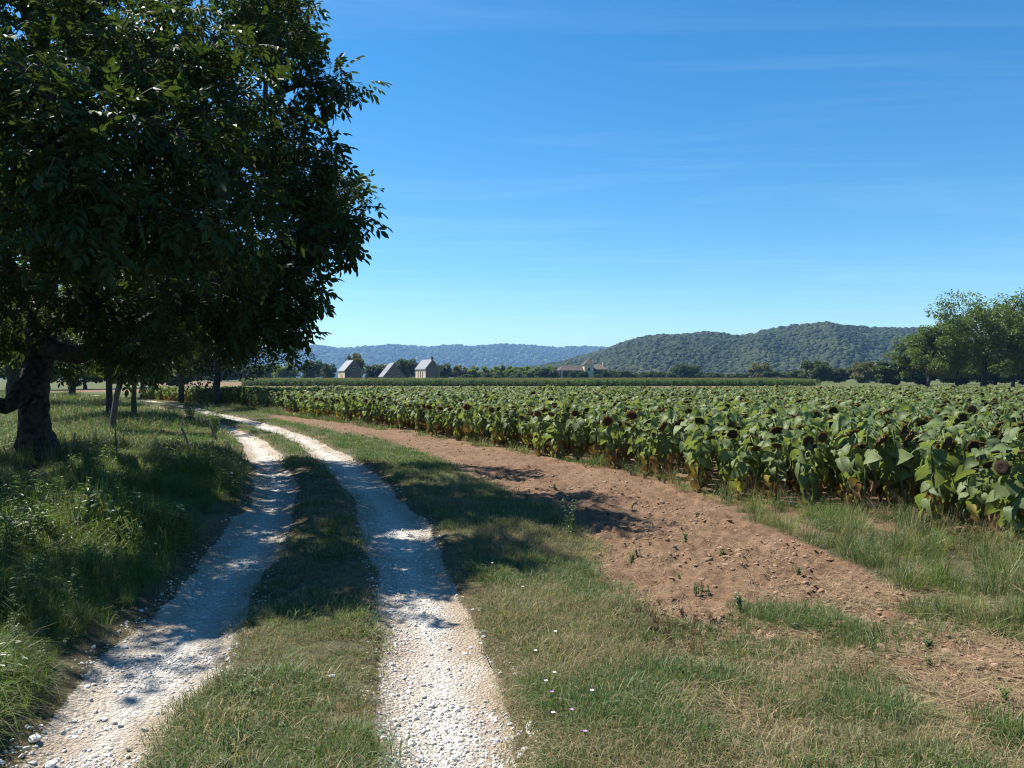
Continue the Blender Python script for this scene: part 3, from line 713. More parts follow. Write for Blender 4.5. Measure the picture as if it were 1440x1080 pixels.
gB = 'dark bushes along the far hedge'
for px, yt, wd, D in [(687, 524, 18, 310), (724, 524, 20, 310), (742, 523, 16, 308), (655, 526, 20, 309), (601, 528, 16, 300), (700, 527, 14, 306)]:
    mid(px, yt, wd, 5, D, 'dark low bush in front of the orchard row', gB, 'hedge_bush')
for px, yt, wd, D in [(765, 517, 26, 318), (777, 519, 20, 316)]:
    mid(px, yt, wd, 3, D, 'dark round bush against the end of the manor', gB, 'hedge_bush')
for px, yt, wd in [(806, 521.5, 14), (815, 523, 14), (823, 522, 10), (852, 521, 14), (864, 520.5, 18), (838, 526, 14)]:
    mid(px, yt, wd, 5, 316, 'dark bush in front of the manor wall', gB, 'hedge_bush')
for px, yt, wd in [(878, 521, 22), (893, 523, 20), (908, 522.5, 22), (922, 522, 22), (937, 522.5, 20), (990, 523, 24), (1006, 524, 24), (1023, 525, 22), (1040, 524, 24), (1098, 523, 26), (1116, 522, 24), (945, 524, 20)]:
    mid(px, yt, wd, 5 if px % 2 else 3, 345 + rng.uniform(-8, 8), 'bush in the dark hedge below the wooded hill', gB, 'hedge_bush')
mid(958, 511.5, 24, 3, 350, 'rounded dark green tree standing in the hedge', gL)
mid(972, 513, 22, 3, 352, 'second rounded tree standing in the hedge', gL)
mid(1070, 511.5, 33, 4, 335, 'round yellowish tree standing alone before the wooded hill')
gR = 'trees before the walnuts at the field end'
mid(1150, 506.5, 38, 3, 250, 'green tree in the hedge between the yellowish tree and the walnuts', gR)
mid(1180, 517, 34, 3, 252, 'low dark tree in the hedge by the walnuts', gR)
mid(1214, 510, 40, 4, 240, 'olive green tree just before the bushy walnut', gR)
mid(1238, 514, 32, 3, 245, 'dark green tree touching the bushy walnut', gR)
mid(1122, 520, 30, 3, 260, 'small dark tree at the end of the corn', gR)
mid(1088, 522, 26, 3, 300, 'small dark tree beside the yellowish round tree', gR)
for px, yt, wd, D in [(1260, 505, 60, 170), (1300, 500, 60, 175), (1350, 500, 66, 180), (1400, 498, 60, 178), (1450, 500, 66, 176), (1500, 490, 80, 180)]:
    mid(px, yt, wd, 3, D, 'dark tree in the wood behind the walnuts', 'trees behind the walnuts')
for px, yt, wd, D in [(-60, 480, 110, 95), (40, 490, 90, 100), (120, 498, 90, 110), (200, 502, 80, 120), (250, 508, 70, 150), (310, 512, 60, 330), (345, 513, 40, 330), (375, 511, 40, 325), (404, 512, 34, 320)]:
    mid(px, yt, wd, 3 if px % 4 else 2, D, ('dark tree' if px % 4 else 'light green tree') + (' closing the view behind the meadow' if D < 200 else ' behind the forked walnut, across the ploughed field'), 'trees behind the meadow')

# ------------------------------------------------------------------ buildings
def gable_house(name, label, cx_, D, L, Wd, eave, ridge, rot, roofm, wallm, openings, chimney=None, over=.25, gable_openings=()):
    """ridge along local y; left side wall at local x=-Wd/2 faces the light"""
    e = empty(name, (cx_, D, 0), rot); tag(e, label, 'house')
    a, b = Wd / 2, L / 2
    mb = MB(); mb.box(-a, a, -b, b, -.3, eave)
    for s in (-1, 1):
        y0, y1 = s * b, s * (b - .4)
        mb.add([(-a, y0, eave), (a, y0, eave), (0, y0, ridge - .1), (-a, y1, eave), (a, y1, eave), (0, y1, ridge - .1)], [[(0, 1, 2), (3, 5, 4)], [(0, 2, 5, 3), (1, 4, 5, 2)]])
    place('wall', mb.mesh('wall', wallm), e)
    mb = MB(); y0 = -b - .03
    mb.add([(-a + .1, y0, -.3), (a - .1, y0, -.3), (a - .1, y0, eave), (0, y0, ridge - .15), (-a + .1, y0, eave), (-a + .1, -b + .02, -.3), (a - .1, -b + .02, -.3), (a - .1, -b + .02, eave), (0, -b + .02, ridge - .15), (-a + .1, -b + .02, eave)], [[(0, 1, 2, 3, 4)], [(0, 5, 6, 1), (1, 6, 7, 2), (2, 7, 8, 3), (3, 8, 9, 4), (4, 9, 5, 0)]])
    place('gable', mb.mesh('gable', M_WALLDARK), e)  # gable slab in the darker wall stone, its shade painted in
    sl = (ridge - eave) / a
    mb = MB(); t = .22
    for s in (-1, 1):
        xo = s * (a + over); zo = eave - over * sl
        P = [(xo, -b - over, zo), (0, -b - over, ridge), (0, b + over, ridge), (xo, b + over, zo)]
        Q = [(x, y, z + t) for x, y, z in P]
        mb.add(P + Q, [[(0, 1, 2, 3), (4, 7, 6, 5), (0, 4, 5, 1), (1, 5, 6, 2), (2, 6, 7, 3), (3, 7, 4, 0)]])
    rf = place('roof', mb.mesh('roof', roofm), e)
    if chimney:
        mb = MB(); cxx, cyy, hh = chimney
        mb.box(cxx - .4, cxx + .4, cyy - .35, cyy + .35, ridge - .8, ridge + hh); mb.box(cxx - .48, cxx + .48, cyy - .43, cyy + .43, ridge + hh, ridge + hh + .15)
        place('chimney', mb.mesh('chimney', M_WALLDARK), rf)
    for nm, side, p, z0, w_, h_ in openings:                # on the lit side wall
        mb = MB(); x = -a if side == 'side' else None
        if side == 'side': mb.box(-a - .04, -a + .1, p - w_ / 2, p + w_ / 2, z0, z0 + h_)
        else: mb.box(p - w_ / 2, p + w_ / 2, -b - .07, -b + .1, z0, z0 + h_)
        o = place(nm, mb.mesh(nm, M_DARK), e)
        mb = MB(); f = .14
        if side == 'side':
            mb.box(-a - .09, -a - .005, p - w_ / 2 - f, p + w_ / 2 + f, z0 + h_, z0 + h_ + .18); mb.box(-a - .12, -a - .005, p - w_ / 2 - f, p + w_ / 2 + f, z0 - .12, z0)
        else:
            mb.box(p - w_ / 2 - f, p + w_ / 2 + f, -b - .13, -b - .035, z0 + h_, z0 + h_ + .18); mb.box(p - w_ / 2 - f, p + w_ / 2 + f, -b - .15, -b - .035, z0 - .12, z0)
        place('lintel', mb.mesh('lintel', M_WALL), o)
    return e
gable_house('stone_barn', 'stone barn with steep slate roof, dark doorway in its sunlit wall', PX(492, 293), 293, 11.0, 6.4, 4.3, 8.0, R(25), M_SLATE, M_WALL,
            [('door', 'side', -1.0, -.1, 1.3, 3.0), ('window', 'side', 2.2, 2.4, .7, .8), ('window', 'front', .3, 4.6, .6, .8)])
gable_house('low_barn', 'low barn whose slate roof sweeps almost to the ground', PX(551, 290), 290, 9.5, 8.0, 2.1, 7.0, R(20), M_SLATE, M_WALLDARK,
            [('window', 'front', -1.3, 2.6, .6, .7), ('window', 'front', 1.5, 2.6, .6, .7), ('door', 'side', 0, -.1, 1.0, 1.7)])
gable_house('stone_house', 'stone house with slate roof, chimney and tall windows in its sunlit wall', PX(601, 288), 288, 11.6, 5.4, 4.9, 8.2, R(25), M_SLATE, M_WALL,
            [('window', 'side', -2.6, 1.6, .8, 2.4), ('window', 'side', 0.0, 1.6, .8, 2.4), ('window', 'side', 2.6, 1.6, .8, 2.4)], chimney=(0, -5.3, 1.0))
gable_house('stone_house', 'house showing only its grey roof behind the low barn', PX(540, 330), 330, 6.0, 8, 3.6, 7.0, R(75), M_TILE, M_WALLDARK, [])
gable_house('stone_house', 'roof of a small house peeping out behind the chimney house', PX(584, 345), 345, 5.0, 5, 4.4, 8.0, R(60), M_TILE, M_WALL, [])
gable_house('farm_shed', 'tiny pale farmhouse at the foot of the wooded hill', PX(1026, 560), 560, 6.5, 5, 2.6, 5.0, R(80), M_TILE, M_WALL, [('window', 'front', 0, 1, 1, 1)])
def manor():
    D = 325; e = empty('manor', (PX(812, D), D, 0), R(8)); tag(e, 'brown stone manor with hipped roof and pyramid roofed tower', 'manor')
    k = D / 1090.0
    def X(px): return (px - 812) * k
    def Zp(py): return PZ(py, D)
    def wing(x0, x1, y0, y1, ez, rz, hipl, hipr, wm, rm):
        mb = MB(); mb.box(x0, x1, y0, y1, -.3, ez); place('wall', mb.mesh('wall', wm), e)
        mb = MB(); o = .3; ym = (y0 + y1) / 2
        P = [(x0 - o, y0 - o, ez), (x1 + o, y0 - o, ez), (x1 + o, y1 + o, ez), (x0 - o, y1 + o, ez), (x0 + hipl, ym, rz), (x1 - hipr, ym, rz)]
        mb.add(P, [[(0, 1, 5, 4), (2, 3, 4, 5), (3, 2, 1, 0)], [(1, 2, 5), (3, 0, 4)]])
        return place('roof', mb.mesh('roof', rm), e)
    def opening(nm, x, y, z0, w_, h_):
        mb = MB(); mb.box(x - w_ / 2, x + w_ / 2, y - .05, y + .1, z0, z0 + h_); place(nm, mb.mesh(nm, M_DARK), e)
    wing(X(784), X(821), -4, 4, Zp(521), Zp(513.5), 2.2, .2, M_WALLDARK, M_TILE)  # wing walls share the stone with shade in its colour
    wing(X(824), X(853), -3, 5, Zp(519.5), Zp(512), .2, 2.0, M_WALLDARK, M_TILE)
    # tower
    tx0, tx1 = X(818), X(831)
    mb = MB(); mb.box(tx0, tx1, -5.2, -.8, -.3, Zp(513)); place('tower', mb.mesh('tower', M_WALL), e)
    mb = MB(); o = .45; cxm = (tx0 + tx1) / 2
    mb.add([(tx0 - o, -5.2 - o, Zp(513)), (tx1 + o, -5.2 - o, Zp(513)), (tx1 + o, -.8 + o, Zp(513)), (tx0 - o, -.8 + o, Zp(513)), (cxm + .6, -3, Zp(503.8))], [[(0, 1, 4), (1, 2, 4), (2, 3, 4), (3, 0, 4)], [(3, 2, 1, 0)]])
    tr_ = place('tower_roof', mb.mesh('tower_roof', M_TILE), e)
    mb = MB(); mb.box(cxm + .7, cxm + 1.5, -2.6, -1.8, Zp(508), Zp(503)); place('chimney', mb.mesh('chimney', M_WALL), tr_)
    mb = MB(); mb.box(X(850) - .35, X(850) + .35, 0, .8, Zp(514), Zp(508.5)); place('chimney', mb.mesh('chimney', M_WALL), e)
    mb = MB(); mb.box(X(785.5), X(785.5) + .6, -4.4, -3.8, -.3, Zp(521)); place('corner_stones', mb.mesh('corner_stones', M_WALL), e)
    for px in (792, 800, 809): opening('window', X(px), -4, 2.2, .9, 1.6)
    for px in (838, 845): opening('window', X(px), -3, 2.6, .9, 1.5)
    opening('window', (tx0 + tx1) / 2, -5.2, 4.4, .8, 1.3)
    opening('door', X(839.5), -3, -.1, 1.4, 2.2)
manor()

# ------------------------------------------------------------------ corn beyond the sunflowers
def corn_mesh(seed):
    rg = np.random.default_rng(seed); mb = MB()
    for _ in range(3):
        x, y = rg.uniform(-.35, .35), rg.uniform(-.12, .12); h = rg.uniform(1.1, 1.4)
        mb.tube([(x, y, 0), (x, y, h)], [.02, .012], 4, 0, False)
        for k in range(9):
            a = rg.uniform(0, 6.28); z = h * (.15 + .75 * k / 9); l = rg.uniform(.35, .6); c, s = math.cos(a), math.sin(a)
            P = [(x, y, z), (x + c * l * .5, y + s * l * .5, z + .18), (x + c * l, y + s * l, z - .05)]
            wv = np.array([-s, c, 0]) * .05
            V = []
            for q, wd in zip(P, (.8, 1, .1)): V += [np.array(q) + wv * wd, np.array(q) - wv * wd]
            mb.add(V, [[(0, 1, 3, 2), (2, 3, 5, 4)]], 0)
        for k in range(4):
            a = rg.uniform(0, 6.28); V = np.array([(x, y, h), (x + .02, y, h), (x + math.cos(a) * .09, y + math.sin(a) * .09, h + .17)]); mb.add(V, [[(0, 1, 2)]], 1)
    return mb.mesh('corn', [M_CORN, M_TASSEL])
ck = kit('corn_plants', [corn_mesh(k) for k in range(5)])
cp = []
for r_ in range(46):
    y = 151 + r_ * .75; xs = np.arange(-.345 * y, 60, .62)
    cp.append(np.stack([xs + rng.normal(0, .1, len(xs)), y + rng.normal(0, .12, len(xs)), xs * 0], -1))
cp = np.concatenate(cp); n = len(cp)
o = scatter('corn_crop', cp, np.stack([np.zeros(n), np.zeros(n), rng.choice([0, math.pi], n) + rng.normal(0, .3, n)], -1), np.repeat(rng.uniform(.85, 1.12, n)[:, None], 3, 1), rng.integers(0, 5, n), ck)
tag(o, 'dense dark green crop of young corn in front of the houses', 'corn')

# ------------------------------------------------------------------ sunflowers
def sun_leaf(seed, droop, mat_i, curl=0.0):
    """petiole and heart-shaped blade growing along +x from the stem"""
    rg = np.random.default_rng(seed); mb = MB()
    ss = np.array([0, .07, .2, .38, .58, .78, .93, 1.0]); ww = np.array([.16, .36, .47, .46, .36, .21, .08, .004])
    tt = np.array([-1, -.55, 0, .55, 1])
    p0 = .55
    V = []; AC = []
    wav = rg.uniform(0, 6.28, 2); asym = rg.normal(0, .05)
    for s, w_ in zip(ss, ww):
        for t in tt:
            x = s - .17 * abs(t) ** 1.5 * (1 - s) ** 3
            y = t * w_ * (1 + asym * t)
            z = .16 * abs(t) * w_ * 1.6 - droop * s * s * .9 + .055 * math.sin(7 * s + wav[0] + (2 if t > 0 else 0)) * abs(t) + curl * (t * w_) ** 2 * 1.2 + rg.normal(0, .022)
            V.append((p0 + x * math.cos(droop * .5 * s), y, .18 + z)); AC.append((s, t * w_, 1))
    nc = len(tt)
    F = [(i * nc + j, (i + 1) * nc + j, (i + 1) * nc + j + 1, i * nc + j + 1) for i in range(len(ss) - 1) for j in range(nc - 1)]
    mb.add(V, [F], 0, AC)
    mb.tube([(0, 0, 0), (.28, 0, .14), (p0, 0, .18)], [.022, .017, .013], 4, 1, False)
    return mb
LEAVES = [(sun_leaf(k, d, 0, c), mm) for k, (d, c, mm) in enumerate([(.35, .2, M_SUNLEAF), (.6, .0, M_SUNLEAF), (.9, .3, M_SUNLEAF), (.5, -.3, M_SUNLEAF), (.8, -.2, M_SUNLEAF), (1.0, .9, M_YELLEAF), (1.1, 1.6, M_DEADLEAF)])]
LEAFMESH = [mb.mesh('leaf', [mm, M_STEM if mm is M_SUNLEAF else mm], True) for mb, mm in LEAVES]
def head_parts(seed, dia):
    """flower head: face along +x, centre at origin: seed disc, back dome, bracts"""
    rg = np.random.default_rng(seed); r = dia / 2
    k = 16; th = np.arange(k) * 2 * math.pi / k
    irr = 1 + .05 * rg.normal(size=k)
    def ring(rad, x): return np.stack([np.full(k, x) + .02 * r * rg.normal(size=k), rad * np.cos(th) * irr, rad * np.sin(th) * irr], -1)
    disc = MB(); V = np.concatenate([ring(r * .98, .05 * r), ring(r * .82, .20 * r), ring(r * .45, .16 * r), [(0.05 * r, 0, 0)]])
    F = [(i * k + j, i * k + (j + 1) % k, (i + 1) * k + (j + 1) % k, (i + 1) * k + j) for i in range(2) for j in range(k)]
    T = [(2 * k + j, 2 * k + (j + 1) % k, 3 * k) for j in range(k)]
    disc.add(V, [F, T], 0)
    back = MB(); V = np.concatenate([ring(r, .03 * r), ring(r * .95, -.16 * r), ring(r * .6, -.36 * r), ring(r * .15, -.45 * r)])
    F = [(i * k + j, (i + 1) * k + j, (i + 1) * k + (j + 1) % k, i * k + (j + 1) % k) for i in range(3) for j in range(k)]
    back.add(V, [F], 0)
    br = MB()
    for ring_i in range(2):
        for j in range(18):
            a = (j + .5 * ring_i) * 2 * math.pi / 18 + rg.normal(0, .08); c, s = math.cos(a), math.sin(a)
            l = r * rg.uniform(.30, .55); w_ = .09 * r / .12 * .1 + .012; bend = rg.uniform(-.5, .7)
            rad = np.array([0, c, s]); tg = np.array([0, -s, c]); ax = np.array([1.0, 0, 0])
            b0 = rad * r * .93 - ax * r * .12 * ring_i
            V = [b0 + tg * w_, b0 - tg * w_, b0 + rad * l * .6 - ax * l * bend * .3 - tg * w_ * .7, b0 + rad * l * .6 - ax * l * bend * .3 + tg * w_ * .7, b0 + rad * l - ax * l * bend]
            br.add(V, [[(0, 1, 2, 3)], [(3, 2, 4)]], 0)
    return disc, back, br
def plant_spec(seed):
    """everything needed to build one plant: stem path, leaf placements, head placement"""
    rg = np.random.default_rng(seed)
    H = rg.uniform(.90, 1.02); lean = rg.normal(0, .05, 2)
    fa = rg.normal(-1.45, .55)                                   # the heads hang mostly towards the open side
    fd = np.array([math.cos(fa), math.sin(fa)])
    P = np.array([(0, 0, -.03), (lean[0] * .3, lean[1] * .3, H * .4), (lean[0] * .7, lean[1] * .7, H * .75), (lean[0], lean[1], H * .95)])
    hz = rg.uniform(-.12, .07); nb = P[-1] + np.array([fd[0] * .05, fd[1] * .05, .05]); nc_ = P[-1] + np.array([fd[0] * .13, fd[1] * .13, hz])
    P = np.concatenate([P, [nb, nc_]])
    rr = np.array([.014, .013, .011, .010, .009, .010])
    leaves = []
    n = rg.integers(25, 31); a0 = rg.uniform(0, 6.28)
    for k in range(n):
        f = k / (n - 1); z = H * (.14 + .86 * f ** .85)
        base = np.array([np.interp(z, P[:4, 2], P[:4, 0]), np.interp(z, P[:4, 2], P[:4, 1]), z])
        az = a0 + k * 2.4 + rg.normal(0, .2)
        size = (.086 + .064 * math.sin(math.pi * min(1, .22 + f * .52))) * rg.uniform(.85, 1.15)
        pitch = (1.05 - .92 * f) + rg.normal(0, .28)
        kind = int(rg.integers(0, 5))
        if f < .30: kind = int(rg.choice([5, 6, 6, 1, 2], p=[.04, .24, .20, .24, .28])); pitch += .25
        elif f < .42 and rg.random() < .06: kind = 5
        leaves.append((base, az, pitch, rg.normal(0, .6), size * rg.choice([.7, .9, 1, 1.15]), kind))
    tilt = rg.normal(.85, .38)
    X = np.array([fd[0] * math.cos(tilt), fd[1] * math.cos(tilt), -math.sin(tilt)])
    hp = P[-1] + X * .03
    return dict(P=P, r=rr, leaves=leaves, X=X, hp=hp, dia=rg.uniform(.10, .165), H=H)
NSPEC = 16
SPECS = [plant_spec(300 + k) for k in range(NSPEC)]
def leaf_matrix(l):
    base, az, pitch, roll, size, kind = l
    return Matrix.Translation(Vector(base)) @ Euler((roll, pitch, az), 'XYZ').to_matrix().to_4x4() @ Matrix.Scale(size, 4)
def head_matrix(s):
    M = frames(s['X'][None], np.array([[0, 0, 1.0]]))[0]
    return Matrix([[*M[i], s['hp'][i]] for i in range(3)] + [[0, 0, 0, 1]])
STEMS, HEADS, WHOLE = [], [], []
for k, s in enumerate(SPECS):
    mb = MB(); mb.tube(s['P'], s['r'], 6); STEMS.append(mb.mesh('stem', M_STEM, True))
    d, b, br = head_parts(500 + k, s['dia'])
    HEADS.append((d.mesh('seed_disc', M_SEED, True), b.mesh('head_back', M_BACKS[(0, 1, 2, 1, 2, 2, 1, 2)[k % 8]], True), br.mesh('bracts', M_BRACT if k % 8 in (0, 1, 3) else M_DEADLEAF)))
    # joined version for the mass of the field
    mb = MB(); mb.tube(s['P'], s['r'], 5, 3)
    def addm(src, M, m0, m1=None):
        A = np.array(M)
        V = np.concatenate(src.V); V = V @ A[:3, :3].T + A[:3, 3]
        off = mb.n; mb.V.append(V); mb.A.append(np.concatenate(src.A))
        for f, mi in zip(src.F, src.M):
            mb.F.append(f + off); mb.M.append(np.where(mi == 0, m0, m1 if m1 is not None else m0))
        mb.n += len(V)
    for l in s['leaves']:
        mm = LEAVES[l[5]][1]; m0 = {M_SUNLEAF.name: 0, M_YELLEAF.name: 1, M_DEADLEAF.name: 2}[mm.name]
        addm(LEAVES[l[5]][0], leaf_matrix(l), m0, 3 if m0 == 0 else m0)
    hm = head_matrix(s); addm(d, hm, 4); addm(b, hm, 5); addm(br, hm, 6)
    WHOLE.append(mb.mesh('sunflower_plant', [M_SUNLEAF, M_YELLEAF, M_DEADLEAF, M_STEM, M_SEED, M_BACKS[(0, 1, 2, 1, 2, 2, 1, 2)[k % 8]], M_BRACT if k % 8 in (0, 1, 3) else M_DEADLEAF], True))
def sunflower_field():
    rg = np.random.default_rng(12)
    a = R(-14); xs = np.arange(-75, 90, .48); ys = np.arange(-40, 110, .27)
    gx, gy = np.meshgrid(xs, ys); gx = gx.ravel() + rg.normal(0, .06, gx.size); gy = gy.ravel() + rg.normal(0, .09, gy.size)
    x = gx * math.cos(a) - gy * math.sin(a); y = gx * math.sin(a) + gy * math.cos(a)
    e = tab(FE, y)
    k = (y > 5.6) & (y < FIELD_END) & (x > e + .12 + .1 * rg.normal(size=len(x))) & (x < .78 * y + 3) & (x > -.75 * y)
    k &= rg.random(len(x)) > .05
    x, y = x[k], y[k]; n = len(x)
    sc = rg.normal(.93, .055, n) * (0.93 + .14 * fbm(x, y, .25, 2, 88)) * (1.12 - .12 * sstep(8, 24, y))
    edge = x - tab(FE, y)
    score = np.hypot(x, y) - np.clip(1.2 - edge, 0, 1.2) * 2.0 + np.where(x > .70 * y, 50, 0)
    order = np.argsort(score); near = order[:300]; rest = order[300:]
    sp = rg.integers(0, NSPEC, n); rz = rg.normal(0, .45, n)
    # heads swing a little either way; some plants stand turned
    rz = np.where(rg.random(n) < .12, rg.uniform(0, 6.28, n), rz)
    HB = ['yellow green backed', 'olive backed', 'brown dried']
    for q, i in enumerate(near):
        s = SPECS[sp[i]]
        p = empty('sunflower', (x[i], y[i], zat(x[i], y[i])), rz[i]); p.scale = (sc[i], sc[i], sc[i] * rg.uniform(.9, 1.1)); p.rotation_euler = (rg.normal(0, .09), rg.normal(0, .09), rz[i])
        ed = edge[i] < .75
        hb = HB[(0, 1, 2, 1, 2, 2, 1, 2)[sp[i] % 8]]
        if ed: where = 'in the row bordering the bare soil strip' if y[i] > 9.9 else 'at the edge behind the tall grass clump'
        else: where = 'just behind the edge row of the stand' if edge[i] < 2.2 else 'deep inside the leafy stand'
        yl = 'partly yellowed ' if any(l[5] == 5 for l in s['leaves']) else ''
        tag(p, '%ssunflower with %s head %s' % (yl, hb, where), 'sunflower', 'sunflowers %s' % where)
        place('stem', STEMS[sp[i]], p)
        hd = place('flower_head', HEADS[sp[i]][1], p); hd.matrix_basis = head_matrix(s)
        place('seed_disc', HEADS[sp[i]][0], hd); place('bracts', HEADS[sp[i]][2], hd)
        if q < 150:
            for l in s['leaves']:
                o = place('leaf', LEAFMESH[l[5]], p); o.matrix_basis = leaf_matrix(l)
        else:
            o = place('foliage', FOL[sp[i]], p); o['kind'] = 'stuff'
    m = len(rest)
    pts = np.stack([x[rest], y[rest], height(x[rest], y[rest])], -1)
    rot = np.stack([rg.normal(0, .09, m), rg.normal(0, .09, m), rz[rest]], -1)
    o = scatter('sunflower_crop', pts, rot, np.repeat(sc[rest][:, None], 3, 1), sp[rest], kit('sunflower_shape', WHOLE))
    tag(o, 'dense sunflower crop with dark drooping heads filling the field', 'sunflowers')
    print('sunflowers', n)
FOL = []
for k, s in enumerate(SPECS):
    mb = MB()
    for l in s['leaves']:
        A = np.array(leaf_matrix(l)); src = LEAVES[l[5]][0]; mm = LEAVES[l[5]][1]
        m0 = {M_SUNLEAF.name: 0, M_YELLEAF.name: 1, M_DEADLEAF.name: 2}[mm.name]
        V = np.concatenate(src.V) @ A[:3, :3].T + A[:3, 3]; off = mb.n; mb.V.append(V); mb.A.append(np.concatenate(src.A))
        for f, mi in zip(src.F, src.M): mb.F.append(f + off); mb.M.append(np.where(mi == 0, m0, 3 if m0 == 0 else m0))
        mb.n += len(V)
    FOL.append(mb.mesh('foliage', [M_SUNLEAF, M_YELLEAF, M_DEADLEAF, M_STEM], True))
sunflower_field()

# ------------------------------------------------------------------ grasses
def tuft(seed, n, spread, h0, h1, width, lean, mats, droop=.5, seedhead=0, flat=False):
    rg = np.random.default_rng(seed); mb = MB()
    for k in range(n):
        a = rg.uniform(0, 6.28); r = spread * math.sqrt(rg.random()); x, y = r * math.cos(a), r * math.sin(a)
        az = a + rg.normal(0, 1.1); h = rg.uniform(h0, h1); l = abs(rg.normal(0, lean)) + .05
        d = np.array([math.cos(az), math.sin(az), 0]); sd = np.array([-d[1], d[0], 0])
        m = int(rg.choice(len(mats), p=[q[1] for q in mats]))
        if flat:
            b = np.array([x, y, rg.uniform(.004, .02)]); pts = [b, b + d * h * .5 + np.array([0, 0, rg.uniform(0, .02)]), b + d * h + np.array([0, 0, rg.uniform(-.004, .02)])]; ws = (1, 1, .6)
        else:
            b = np.array([x, y, -.01]); up = np.array([0, 0, 1.0])
            pts = [b, b + up * h * .38 + d * h * l * .22, b + up * h * (.75 - droop * l * .25) + d * h * l * .62, b + up * h * (1 - droop * l * .9) + d * h * l * 1.15]; ws = (.8, 1, .75, .08)
        w_ = width * rg.uniform(.7, 1.3); V = []
        for p, q in zip(pts, ws): V += [p + sd * w_ * q, p - sd * w_ * q]
        mb.add(V, [[(2 * i, 2 * i + 1, 2 * i + 3, 2 * i + 2) for i in range(len(pts) - 1)]], m)
        if seedhead and rg.random() < seedhead:
            t = pts[-1]
            for j in range(6):
                q = t - d * .0 + np.array([0, 0, -.02 + j * .012]); aa = rg.uniform(0, 6.28); e = np.array([math.cos(aa), math.sin(aa), .9]) * .016
                mb.add([q, q + e * .6 + sd * .004, q + e], [[(0, 1, 2)]], m)
    return mb.mesh('grass_tuft', [M_GR[q[0]] if isinstance(q[0], int) else q[0] for q in mats])
def weedy(seed, h, n, leaf, mat, stemm):
    """upright leafy weed"""
    rg = np.random.default_rng(seed); mb = MB()
    for s in range(n):
        a = rg.uniform(0, 6.28); t = np.array([math.cos(a), math.sin(a), 0]) * h * rg.uniform(.1, .4) + np.array([0, 0, h * rg.uniform(.7, 1)])
        P = bez((0, 0, 0), t, n=5, jit=.03, rg=rg, up=.1); mb.tube(P, np.linspace(.005, .002, 5), 3, 1, False)
        for k in range(10):
            f = rg.uniform(.1, 1); p = P[0] + (t - P[0]) * f; aa = rg.uniform(0, 6.28)
            d = np.array([[math.cos(aa), math.sin(aa), rg.uniform(-.2, .7)]]); M = frames(d, np.array([[0, 0, 1.0]]))[0]
            mb.add(p + (LV * leaf * rg.uniform(.6, 1.2)) @ M.T, [LF], 0)
    return mb.mesh('weed', [mat, stemm])
G_ = 0; DR = 1; DK = 2; ST = 3; LU = 4
GK = kit('grass_kit', [
    tuft(1, 90, .11, .012, .045, .0011, .9, [(G_, .66), (DR, .34)]),                 # 0 short green
    tuft(2, 80, .12, .010, .036, .0011, 1.1, [(G_, .42), (DR, .58)]),                # 1 short mixed
    tuft(3, 70, .12, .010, .036, .0011, 1.2, [(DR, .84), (G_, .16)]),                # 2 short dry
    tuft(4, 80, .11, .03, .095, .0013, .8, [(G_, .76), (DR, .24)]),                     # 3 medium green
    tuft(5, 80, .11, .03, .095, .0013, .95, [(DK, .72), (DR, .28)]),                   # 4 medium dark
    tuft(6, 70, .12, .03, .10, .0012, 1.0, [(DR, .7), (G_, .3)]),                     # 5 medium dry
    tuft(7, 60, .11, .18, .46, .0024, .6, [(DK, .82), (DR, .18)], .6, .15),          # 6 tall dark
    tuft(8, 60, .12, .18, .43, .0022, .65, [(LU, .82), (DR, .18)], .6, .2),          # 7 tall lush
    tuft(9, 26, .11, .25, .60, .0015, .5, [(DR, .8), (DK, .2)], .5, .6),             # 8 tall dry with seed heads
    tuft(10, 12, .16, .06, .26, .0013, 1, [(ST, .6), (DR, .4)], flat=True),          # 9 lying straw
    weedy(11, .16, 6, .045, M_WEED, M_STEM),                                         # 10 low weed
    weedy(12, .42, 7, .06, M_WEED, M_STEM),                                          # 11 tall weed
    weedy(13, .16, 9, .022, M_RUSTWEED, M_RUSTWEED),                                 # 12 rusty dead weed
    tuft(14, 60, .45, .12, .30, .0060, .6, [(G_, .75), (DR, .25)]),                  # 13 far meadow patch green
    tuft(15, 60, .45, .10, .28, .0060, .7, [(DR, .6), (G_, .4)]),                    # 14 far meadow patch dry
    tuft(16, 60, .45, .25, .60, .0070, .6, [(DK, .8), (DR, .2)], .5, .2),            # 15 far rough patch
    tuft(17, 60, .40, .06, .15, .0050, .6, [(G_, .85), (DR, .15)]),                  # 16 far short patch
])
acc = {}
def emit(name, x, y, idx, s, tilt=.12):
    acc.setdefault(name, []).append((x, y, idx, s, np.full(len(x), tilt)))
def samp(n, d0, d1, u0=-.80, u1=.80):
    D = np.exp(rng.uniform(math.log(d0), math.log(d1), n)); return rng.uniform(u0, u1, n) * D, D
def zones(x, y):
    dr, dl = rutdist(x, y); dm = np.minimum(dr, dl)
    sm = soilmask(x, y)
    mid_ = (x > tab(TL, y)) & (x < tab(TR, y)); lef = x <= tab(TL, y); rig = x >= tab(TR, y)
    fld = (x > tab(FE, y)) & (y < FIELD_END)
    return dm, sm, mid_, lef, rig, fld
